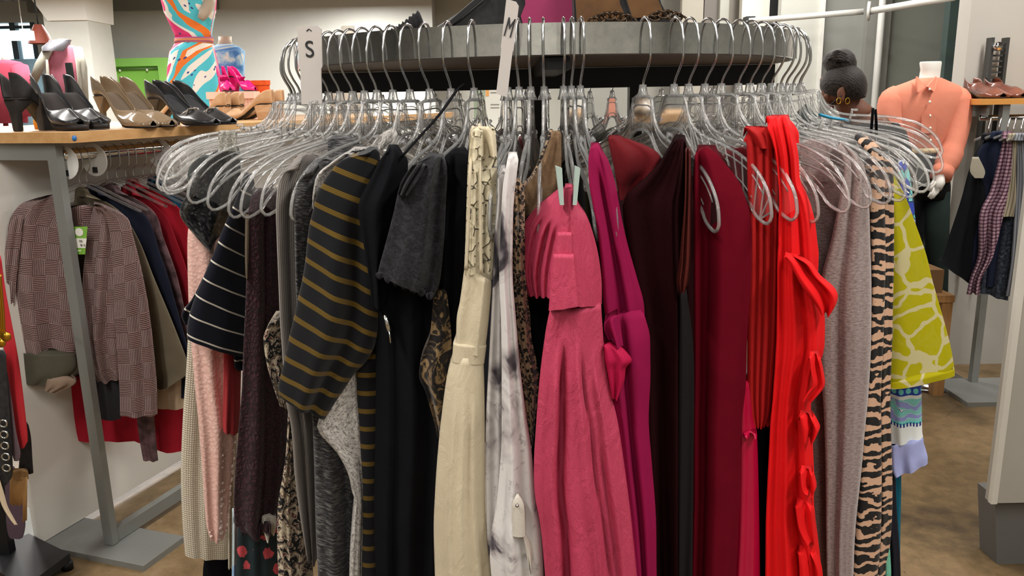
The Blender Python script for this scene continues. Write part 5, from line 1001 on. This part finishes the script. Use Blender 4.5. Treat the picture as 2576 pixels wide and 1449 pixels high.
belt('red_belt', 'bright red leather belt hanging at the picture edge', plain('red_leather', '#b0262f', .4, var=.06), [(-24, 2, 640), (-10, 16, 740), (12, 46, 900), (28, 64, 1040), (42, 70, 1110), (48, 60, 1128)], 1.78)
belt('mauve_belt', 'dull mauve belt with punched holes beside the red one', plain('mauve_leather', '#5d4d52', .5), [(-10, 8, 880), (6, 26, 980), (20, 40, 1080), (30, 52, 1140), (36, 46, 1160)], 1.76)
belt('black_belt', 'wide plain black belt end behind the mauve belt', BLB, [(30, 70, 1060), (44, 78, 1100), (48, 82, 1160), (44, 84, 1190), (40, 1202, 80, 1186)], 1.82)
def grom(t):
    for k in range(5):
        c = at(8 + 2.0 * k, 1065 + 28 * k, 1.738); ring = [c + np.array([.0085 * math.cos(a), 0, .0085 * math.sin(a)]) for a in [2 * math.pi * i / 16 for i in range(16)]]
        MB().tube(ring, .0022, 6, closed=True).build('grommet', WIRE, t)
belt('grommet_belt', 'black belt studded with round silver grommets', BLB, [(-30, 14, 880), (-24, 22, 1000), (-16, 28, 1080), (-10, 32, 1160), (-10, 30, 1200), (-8, 10, 1226)], 1.75, parts=grom)
belt('beige_belt', 'pale beige narrow belt end curving over the base', plain('beige_leather', '#c9b79b', .5), [(-24, -8, 1180), (-6, 10, 1240), (6, 20, 1275), (24, 36, 1305), (36, 44, 1320)], 1.74)
def fringe(t):
    for k in range(14):
        x = 28 + k * 3.0; MB().tube([at(x, 1200, 1.80), at(x - 1, 1230, 1.80), at(x - 1.5, 1266 + (k % 3) * 3 + (40 if k > 10 else 0), 1.80)], .0022, 5).build('fringe_strand', plain('tan_fringe', '#a47c4b', .8), t)
t = gar('fringed_sash', 'tan fringed sash behind the black belts', 'sash', 50, 1200, 1.8); piece('band', t, plain('tan_suede', '#8a6840', .9), [(26, 70, 1180), (26, 72, 1204)], 1.805, T=.006, m=8); fringe(t)
belt('purple_scarf', 'dusky purple cloth belt drooping by the stand foot', cloth('dusky_purple', '#4f3f49'), [(10, 40, 1180), (14, 60, 1270), (16, 64, 1320), (22, 58, 1350), (30, 50, 1356)], 1.87, T=.02, cat='scarf')
def chain(t):
    gm = plain('gold_metal', '#b98a2a', .28, .9)
    for x in (2, 7, 12):
        MB().tube(spline([at(x - 12, 690, 1.72), at(x - 4, 780, 1.72), at(x, 860, 1.72)], 20), .0025, 6).build('chain_strand', gm, t)
    c = at(16, 846, 1.715); MB().tube([c, c - np.array([0, .004, 0])], .011, 20).build('coin', gm, t); c = at(4, 862, 1.715); MB().tube([c, c - np.array([0, .004, 0])], .010, 20).build('coin', gm, t)
t = gar('gold_chain_belt', 'gold chain belt with coins hanging over the red belt', 'belt', 8, 800, 1.72); chain(t)
# ================================================================ right side: mannequin, person, men's rack
SAL = cloth('salmon_cotton', '#cf8068', var=.06, wr=.5, rough=.85)
def salmon():
    d = 3.55; t = thing('mannequin', (at(2330, 260, d)[0], d, 0), 'white headless mannequin in salmon button shirt and black trousers', 'mannequin')
    MB().ell([sec(2341, 155, d, 46, .85), sec(2341, 158, d, 49, .85), sec(2341, 175, d, 45, .88), sec(2338, 195, d, 46, .9), sec(2334, 215, d, 66, .75)], 24).build('neck', SKINW, t)
    MB().ell([sec(2336, 196, d, 54, .95), sec(2334, 205, d, 96, .62), sec(2331, 216, d, 150, .5), sec(2327, 236, d, 186, .48), sec(2322, 270, d, 182, .52), sec(2316, 310, d, 164, .55), sec(2314, 345, d, 146, .56), sec(2314, 368, d, 122, .6), sec(2316, 374, d, 116, .6)], 36).build('shirt', SAL, t)
    MB().tube(spline([at(2388, 226, d), at(2404, 250, d), at(2409, 300, d - .02), at(2396, 370, d - .06), at(2376, 425, d - .1), at(2368, 446, d - .12)], 24), [min(.062, .03 + i * .012) - .024 * (i / 23) + (.006 if 15 < i < 20 else 0) for i in range(24)], 18).build('sleeve', SAL, t)
    MB().tube([at(2374, 424, d - .1), at(2366, 447, d - .12)], .043, 18).build('cuff', SAL, t)
    MB().tube(spline([at(2262, 226, d), at(2246, 250, d), at(2238, 300, d - .02), at(2252, 380, d - .05), at(2262, 430, d - .08)], 20), [min(.06, .03 + i * .012) - .022 * (i / 19) for i in range(20)], 18).build('sleeve', SAL, t)
    h = MB(); h.tube([at(2364, 442, d - .12), at(2362, 462, d - .13), at(2356, 476, d - .14)], [.028, .034, .03], 12, flat=.6)
    for k, (dx, L) in enumerate(((-6, 24), (-1, 28), (4, 26), (8, 20))): h.tube([at(2354 + dx, 472, d - .14), at(2349 + dx, 472 + L * .6, d - .15), at(2342 + dx, 472 + L, d - .15)], [.009, .008, .006], 8)
    h.tube([at(2350, 458, d - .14), at(2342, 470, d - .15), at(2340, 480, d - .15)], [.011, .009, .007], 8); h.build('hand', SKINW, t)
    for s in (-1, 1):
        MB().slab([at(2330 + s * 3, 218, d - .1), at(2326 + s * 24 + 6, 192, d - .06), at(2326 + s * 26 + 6, 206, d - .075), at(2330 + s * 20, 232, d - .1)], (0, .012, 0)).build('collar_leaf', SAL, t, False)
    for y in (225, 256, 290, 320, 350): MB().ell([(at(2310 + (258 - y) * -.02, y, d)[0], d - .098 + (0 if y < 240 else -.0), at(2310, y, d)[2] + z, r, r) for z, r in ((-.006, .001), (0, .006), (.006, .001))], 8).build('button', plain('white_knob', '#e9efe0', .4), t)
    MB().slab([at(2318, 335, d - .1), at(2354, 335, d - .095), at(2356, 290, d - .1), at(2320, 288, d - .102)], (0, .006, 0)).build('pocket', SAL, t, False)
    MB().ell([sec(2316, 371, d, 118, .62), sec(2316, 383, d, 119, .62)], 28).build('belt', plain('cream_belt', '#c9b68e', .6), t)
    bt = cloth('black_trousers', '#101114'); MB().ell([sec(2316, 380, d, 116, .62), sec(2318, 420, d, 128, .62), sec(2322, 470, d, 130, .6), sec(2324, 500, d, 126, .55)], 28).build('trouser_seat', bt, t)
    for s in (-1, 1): MB().ell([sec(2323 + s * 30, 480, d, 68, .9), sec(2324 + s * 32, 600, d, 58, .9), sec(2326 + s * 32, 720, d, 50, .9), sec(2328 + s * 32, 900, d, 44, .9)], 20).build('trouser_leg', bt if s < 0 else cloth('dark_green_trouser', '#1f2a27'), t)
    a = at(2326, 900, d); MB().tube([(a[0], d, 0), (a[0], d, a[2] + .05)], .02, 10).build('stand_pole', WIRE, t); MB().tube([(a[0], d, 0), (a[0], d, .012)], .18, 24).build('stand_base', WIRE, t)
salmon()
def person():
    d = 3.2; SK = plain('brown_skin', '#633b28', .55, var=.08, scale=12); HB = ramped('braided_black_hair', lambda t_: t_.wave(t_.ob(), 45, 6, 2, 2, direction='DIAGONAL'), [(.2, '#120e0c'), (.8, '#2b231e')], .6, bump=.3)
    hc = at(2120, 218, d); t = thing('person', (hc[0] + .05, d + .02, 0), 'person with high braided bun in black top, head bowed sideways', 'person')
    me = bpy.data.meshes.new('body'); x0, y0 = hc[0] + .10, d + .03
    J = {'pel': ((x0, y0, .86), .13), 'wai': ((x0 + .01, y0, 1.02), .115), 'che': ((x0 + .02, y0 - .0, 1.18), .135), 'col': ((x0 - .005, y0 - .0, 1.285), .075), 'nec': ((x0 - .055, y0 - .01, 1.335), .052), 'nk2': ((x0 - .085, y0 - .015, 1.375), .050), 'sk': ((x0 - .115, y0 - .02, 1.42), .078), 'top': ((x0 - .105, y0 - .02, 1.47), .070), 'fac': ((x0 - .128, y0 - .03, 1.395), .062), 'chi': ((x0 - .135, y0 - .04, 1.345), .034)}
    E = [('pel', 'wai'), ('wai', 'che'), ('che', 'col'), ('col', 'nec'), ('nec', 'nk2'), ('nk2', 'sk'), ('sk', 'top'), ('sk', 'fac'), ('fac', 'chi')]
    for s, sy in (('l', -1), ('r', 1)):
        J.update({s + 'sh': ((x0 + .0, y0 + sy * .165, 1.25), .06), s + 'el': ((x0 - .06, y0 + sy * .2, 1.0), .044), s + 'wr': ((x0 - .25, y0 + sy * .15, .95), .03), s + 'ha': ((x0 - .33, y0 + sy * .13, .95), .034), s + 'hi': ((x0, y0 + sy * .09, .80), .095), s + 'kn': ((x0 - .02, y0 + sy * .1, .45), .062), s + 'an': ((x0, y0 + sy * .1, .08), .042), s + 'fo': ((x0 - .15, y0 + sy * .11, .035), .035)})
        E += [('che', s + 'sh'), (s + 'sh', s + 'el'), (s + 'el', s + 'wr'), (s + 'wr', s + 'ha'), ('pel', s + 'hi'), (s + 'hi', s + 'kn'), (s + 'kn', s + 'an'), (s + 'an', s + 'fo')]
        for k in range(4):
            f = s + 'f%d' % k; J[f] = ((x0 - .40, y0 + sy * .13 + (k - 1.5) * .017, .94 - .006 * abs(k - 1)), .009); J[f + 'b'] = ((x0 - .365, y0 + sy * .13 + (k - 1.5) * .017, .95), .0095); E += [(s + 'ha', f + 'b'), (f + 'b', f)]
        J[s + 'th'] = ((x0 - .36, y0 + sy * .13 - .035, .97), .0095); E.append((s + 'ha', s + 'th'))
    kz = hc[2] / 1.42; J = {k: ((p[0], p[1], p[2] * kz), r) for k, (p, r) in J.items()}
    names = list(J); o0 = org(t); me.from_pydata([tuple(np.array(J[n][0]) - o0) for n in names], [(names.index(a), names.index(b)) for a, b in E], []); me.materials.append(SK)
    o = bpy.data.objects.new('body', me); COL.objects.link(o); o.parent = t; ORG[o.name] = o0
    md = o.modifiers.new('skin', 'SKIN'); sv = me.skin_vertices[0].data
    for i, n in enumerate(names): sv[i].radius = (J[n][1], J[n][1]); sv[i].use_root = (n == 'pel')
    md.use_smooth_shade = True; ss = o.modifiers.new('sub', 'SUBSURF'); ss.levels = 2; ss.render_levels = 2
    X = lambda px, py, dd=0: at(px, py, d + dd)
    # hair cap, bun, ear, earrings, nose
    MB().loft([[at(px, py, d - .02) + np.array([0, 0, 0]) + np.array([rx * math.cos(a) * .0, ry * math.cos(a), rx * math.sin(a) * .0]) + np.array([rx * math.sin(a), 0, .25 * rx * math.sin(a)]) for a in [2 * math.pi * k / 20 for k in range(20)]] for px, py, rx, ry in ((2110, 166, .02, .02), (2113, 172, .048, .05), (2115, 190, .073, .078), (2120, 208, .080, .086), (2128, 224, .074, .084), (2140, 238, .054, .076), (2152, 248, .03, .06))]).build('hair', HB, t)
    b = X(2112, 148); MB().ell([(b[0] + dx, b[1], b[2] + dz, r, r) for dx, dz, r in ((.018, -.06, .045), (.008, -.04, .056), (0, -.012, .062), (-.002, .012, .055), (.0, .03, .036), (.003, .038, .012))], 20).build('bun', HB, t)
    for k in range(5): MB().tube(spline([X(2084 + k * 3, 150 - k * 4, -.06), X(2108, 142 - k * 3 + (k % 2) * 10, -.075), X(2136 - k * 2, 158 - k * 5, -.05)], 12), .008, 8).build('braid', HB, t)
    e = X(2119, 236, -.095); MB().ell([(e[0] + dx, e[1] + .01, e[2] + dz, rx, .012) for dx, dz, rx in ((.004, -.03, .007), (0, -.018, .012), (0, .005, .016), (0, .02, .012), (0, .026, .004))], 14).build('ear', SK, t)
    for ex, ey in ((2110, 254), (2132, 254)):
        c_ = X(ex, ey, -.10); ring = [c_ + np.array([.008 * math.cos(a), 0, .011 * math.sin(a)]) for a in [2 * math.pi * k / 16 for k in range(16)]]; MB().tube(ring, .0016, 6, closed=True).build('hoop_earring', plain('gold_metal', '#b98a2a', .28, .9), t)
    n_ = X(2080, 246, -.02); MB().tube([n_ + np.array([.02, 0, .03]), n_ + np.array([-.006, 0, .0]), n_ + np.array([.02, 0, -.012])], [.008, .013, .008], 10).build('nose', SK, t)
    MB().tube([X(2118, 240, -.095), X(2104, 252, -.085), X(2092, 262, -.06)], .004, 6).build('mask_strap', plain('black_mask', '#1a1a1d', .9), t)
    for yy in (-.03,): MB().ell([(n_[0] + .035, d - .045, n_[2] + .022 + z, .004, r) for z, r in ((-.006, .004), (0, .012), (.006, .004))], 10).build('eye', plain('eye_dark', '#1b1614', .3), t)
    MB().tube([n_ + np.array([.018, -.02, -.035]), n_ + np.array([.010, 0, -.034]), n_ + np.array([.02, .02, -.035])], .006, 8).build('mouth', plain('lip', '#5b2f2a', .5), t)
    for sy in (-1, 1): MB().tube([(x0 + .06, y0 + sy * .1, .04), (x0 - .05, y0 + sy * .105, .05), (x0 - .17, y0 + sy * .112, .032)], [.042, .05, .03], 14, flat=.8).build('shoe', LEA2, t)
    bt = cloth('black_knit_top', '#121216')
    sh = [(x0 + .0, y0, .84, .16, .19), (x0 + .01, y0, 1.0, .145, .18), (x0 + .02, y0, 1.15, .16, .205), (x0 + .015, y0, 1.235, .13, .2), (x0 + .015, y0, 1.27, .10, .165)]
    MB().ell([(a, b, z * kz, r, s) for a, b, z, r, s in sh], 28, cap=False).build('top', bt, t)
    for sy in (-1, 1):
        MB().tube([(x0, y0 + sy * .165, 1.255 * kz), (x0 - .03, y0 + sy * .185, 1.14 * kz), (x0 - .06, y0 + sy * .2, 1.0 * kz)], [.075, .07, .06], 14).build('top_sleeve', bt, t)
        MB().tube([(x0, y0 + sy * .085, .86), (x0 - .02, y0 + sy * .1, .45), (x0, y0 + sy * .1, .1)], [.125, .09, .07], 16).build('trouser_leg', cloth('dark_denim', '#1c2230'), t)
person()
# men's wall rack with shelf
def mens_rack():
    t = thing('shoe_shelf', tuple(at(2520, 262, 3.3)), 'wooden wall shelf with slotted upright beside the mannequin', 'shelf')
    a = at(2467, 264, 3.42); x0 = a[0]
    MB().box((x0, 3.42, a[2] - .0), (x0 + .9, 3.66, a[2] + .024)).build('shelf_board', plain('honey_wood', '#c58a45', .45, var=.1, scale=6), t, False)
    up = plain('dark_steel', '#4a4a48', .45, .5)
    for px in (2492, 2530): p = at(px, 100, 3.7); MB().box((p[0] - .007, 3.68, a[2] - .8), (p[0] + .007, 3.72, at(px, 95, 3.7)[2])).build('upright', up, t, False)
    p0 = at(2492, 100, 3.7); p1 = at(2530, 100, 3.7)
    for k in range(10): z = at(2500, 112 + k * 14, 3.7)[2]; MB().box((p0[0], 3.692, z - .004), (p1[0], 3.708, z + .004)).build('rung', up, t, False)
    c_ = at(2513, 116, 3.66); MB().tube([c_, c_ + np.array([0, .03, 0])], .018, 16).build('chrome_knob', CHROME, t)
    MB().box((x0 + .05, 3.46, a[2] - .05), (x0 + .06, 3.66, a[2])).build('bracket', GREYM, t, False)
    MB().box((x0 - .02, 3.66, a[2] - .55), (x0 + .02, 3.74, a[2] + .05)).build('stone_tile', plain('speckled_stone', '#a09b86', .8, var=.3, scale=80), t, False)
    z = at(2510, 296, 3.5)[2]; MB().tube([(x0 + .05, 3.5, z), (x0 + .9, 3.5, z)], .012, 12).build('rail', CHROME, t)
    p = at(2436, 1000, 3.45); MB().box((p[0], 3.44, .02), (p[0] + .03, 3.47, a[2])).build('leg', GREYM, t, False)
    MB().box((p[0] - .15, 3.2, 0), (p[0] + .2, 3.5, .02)).build('foot_plate', GREYM, t, False)
mens_rack()
BROWN = ramped('chestnut_leather', lambda t: t.noise(t.ob(), 14, 3), [(.3, '#4a2114'), (.7, '#74381f')], .25, bump=.03, spec=.6)
zs = at(2467, 264, 3.42)[2] + .024
for lab, px, off in (('polished brown leather shoe on the wall shelf, whole toe in view', 2516, 0), ('polished brown leather shoe at the picture edge on the shelf', 2568, .0)):
    a = at(px, 250, 3.45); shoe('dress_shoe', lab, (a[0], 3.70, zs), math.radians(-90), BROWN, L=.27, heel=.022, block=.05, width=.05, back=.062, vamp=.34, hs=.5, point=.9, lining='#3a241b', group='brown shoes on the wall shelf')
PLAID = stripes('pink_check', '#8a6470', '#2f2330', .012, .35, 0); 
def check_mat():
    t = NT('pink_check_shirt'); s = t.sep(t.uv()); a = t.math('LESS_THAN', t.math('FRACT', t.math('DIVIDE', s[0], .014)), .4); b = t.math('LESS_THAN', t.math('FRACT', t.math('DIVIDE', s[1], .014)), .4)
    t.base(t.ramp(t.math('MULTIPLY', t.math('ADD', a, b), .5), [(0, '#a88a93'), (.45, '#6b4b5a'), (.9, '#33232f')], 'CONSTANT'), .9); return t.m
CHK = check_mat()
MENS = [('black_jacket', 'black jacket with pale lining, first on the men\'s rail', 'jacket', cloth('black_wool', '#121317'), [(2472, 2500, 345), (2440, 2500, 420), (2418, 2500, 500), (2392, 2490, 580), (2372, 2480, 640), (2360, 655, 2470, 735)], 3.18),
    ('navy_polo', 'navy polo shirt beside the black jacket', 'shirt', cloth('navy_pique', '#171d30'), [(2495, 2530, 340), (2462, 2535, 380), (2465, 2530, 430), (2478, 2525, 500), (2450, 2520, 600), (2440, 2510, 720)], 3.14),
    ('pink_check_shirt', 'pink checked shirt between navy and cream shirts', 'shirt', CHK, [(2524, 2545, 340), (2512, 2546, 400), (2490, 2540, 480), (2464, 2525, 540), (2460, 2500, 640), (2440, 2470, 700), (2431, 2466, 740)], 3.1),
    ('cream_striped_shirt', 'cream striped short sleeve shirt next to the pink check', 'shirt', stripes('cream_pinstripe', '#a89e86', '#6f6756', .012, .3, axis=0), [(2538, 2560, 345), (2535, 2556, 420), (2522, 2556, 500), (2510, 2550, 545)], 3.08),
    ('denim_shirt', 'speckled dark denim shirt hanging below the cream one', 'shirt', ramped('speckled_denim', lambda t: t.noise(t.uv(), 90, 3), [(.4, '#1d222c'), (.62, '#39404c'), (.75, '#7a808a')], .9), [(2535, 2562, 345), (2520, 2556, 500), (2490, 2548, 600), (2468, 2540, 700), (2462, 735, 2536, 756)], 3.06 + .06),
    ('grey_striped_shirt', 'light grey striped shirt at the picture edge', 'shirt', stripes('grey_pinstripe', '#8d9096', '#5d6067', .01, .4, axis=0), [(2556, 2580, 345), (2556, 2590, 450), (2550, 2590, 560), (2544, 2580, 650), (2530, 2560, 745)], 3.05)]
for nm, lab, cat, m, rows, d in MENS:
    gg = gar(nm, lab, cat, rows[0][0], rows[0][2], d); piece('body', gg, m, rows, d + .02, d - .02, T=.04, bulge=.12, amp=.006, folds=[(.4, .5, .1, -.012)])
    piece('collar', gg, m, [(rows[0][0] - 2, rows[0][1], rows[0][2] - 10), (rows[0][0] - 6, rows[0][1] + 4, rows[0][2] + 8)], d - .02, d - .03, T=.03, m=8)
    h = [at((rows[0][0] + rows[0][1]) / 2, rows[0][2] - 6, d), at((rows[0][0] + rows[0][1]) / 2 + 2, rows[0][2] - 26, d), at((rows[0][0] + rows[0][1]) / 2 + 8, 296, d + .02)]
    th = thing('clothes_hanger', tuple(h[-1]), 'chrome-hooked hanger holding the ' + nm.replace('_', ' '), 'hanger', 'hangers on the men\'s rail'); MB().tube(spline(h, 10), .0025, 6).build('hook', WIRE, th); MB().tube([h[0] + np.array([-.05, 0, -.02]), h[0], h[0] + np.array([.05, 0, -.02])], .005, 6).build('arm', CLEARRIM, th)
gg = bpy.data.objects.get('black_jacket')
piece('lining', gg, cloth('beige_lining', '#9b9484'), [(2446, 2462, 395), (2440, 2478, 430), (2452, 2474, 448)], 3.10, T=.004, m=10, bulge=.03, rnd_top=0, amp=0)
def stool():
    t = thing('wooden_stool', (2.0, 3.6, 0), 'plain pine stool half hidden by the yellow top', 'stool'); w = ramped('pine_wood', lambda t_: t_.noise(t_.map(t_.ob(), (20, 20, 2)), 3, 4), [(.3, '#8a6138'), (.7, '#ab7f4e')], .55, bump=.05)
    a = at(2400, 742, 3.34); z = a[2]; x1 = a[0]; x0 = x1 - .42
    MB().box((x0, 3.33, z - .03), (x1, 3.68, z)).build('seat', w, t, False)
    for x in (x0, x1 - .045):
        for y in (3.34, 3.62): MB().box((x, y, 0), (x + .045, y + .045, z - .03)).build('leg', w, t, False)
    MB().box((x0 + .045, 3.35, .3), (x1 - .045, 3.37, .35)).build('rail', w, t, False)
    c_ = thing('cardboard_box', (x1 - .15, 3.58, z), 'brown cardboard box standing on the pine stool', 'box'); zt = at(2370, 664, 3.5)[2]
    MB().box((x1 - .34, 3.38, z), (x1 - .03, 3.62, zt)).build('carton', plain('kraft_card', '#8c6a48', .8, var=.06), c_, False); MB().box((x1 - .2, 3.376, z + .02), (x1 - .16, 3.622, zt + .002)).build('tape', plain('brown_tape', '#a3845c', .4), c_, False)
stool()
def grey_unit():
    t = thing('grey_display_unit', (1.6, 2.1, 0), 'plain grey display unit on darker plinth at the picture edge', 'display unit'); g_ = plain('warm_grey_laminate', '#a29e94', .55, var=.03)
    a = at(2494, 1266, 2.0); MB().box((a[0], 2.0, a[2]), (a[0] + .9, 2.03, 1.16)).build('panel_body', g_, t, False)
    MB().box((a[0] - .004, 1.994, a[2]), (a[0] + .012, 2.01, 1.16)).build('edge_band', plain('pale_edge', '#c9c5ba', .5), t, False)
    P = [(a[0] + .03, 2.035), (a[0] + .9, 2.035), (a[0] + .9, 2.12), (a[0] + .03, 2.12)]
    MB().prism([(x + .03, y, 0) for x, y in P], [(x, y, a[2]) for x, y in P]).build('plinth', plain('plinth_grey', '#5e5d5a', .5), t, False)
grey_unit()
def posters():
    t = thing('wall_poster', tuple(at(1225, 300, 5.15)), 'printed white and sage poster behind the hangers', 'poster'); d = 5.15
    MB().slab([at(1190, 345, d), at(1262, 345, d), at(1262, 218, d), at(1190, 218, d)], (0, .01, 0)).build('sheet', plain('poster_white', '#d9d8cf', .7), t, False)
    MB().slab([at(1192, 300, d - .003), at(1220, 300, d - .003), at(1220, 222, d - .003), at(1192, 222, d - .003)], (0, .003, 0)).build('sage_block', plain('poster_sage', '#9aa890', .7), t, False)
    MB().slab([at(1222, 242, d - .003), at(1230, 242, d - .003), at(1230, 222, d - .003), at(1222, 222, d - .003)], (0, .003, 0)).build('orange_block', plain('poster_orange', '#e0a35c', .7), t, False)
    for y in (232, 262, 270): MB().slab([at(1234, y + 2, d - .003), at(1256, y + 2, d - .003), at(1256, y, d - .003), at(1234, y, d - .003)], (0, .003, 0)).build('printed_line', plain('poster_ink', '#7d7a70', .7), t, False)
    b = thing('white_counter', (at(1150, 330, 5.1)[0], 5.2, 0), 'long white counter behind the round rack', 'counter'); a = at(990, 346, 5.05); e = at(1440, 346, 5.05)
    MB().box((a[0], 5.05, 0), (e[0], 5.45, a[2] - .04)).build('body', plain('counter_white', '#cfcdc4', .6), b, False); MB().box((a[0] - .03, 5.02, a[2] - .04), (e[0] + .03, 5.48, a[2])).build('top', plain('counter_top', '#e0ded6', .5), b, False)
posters()
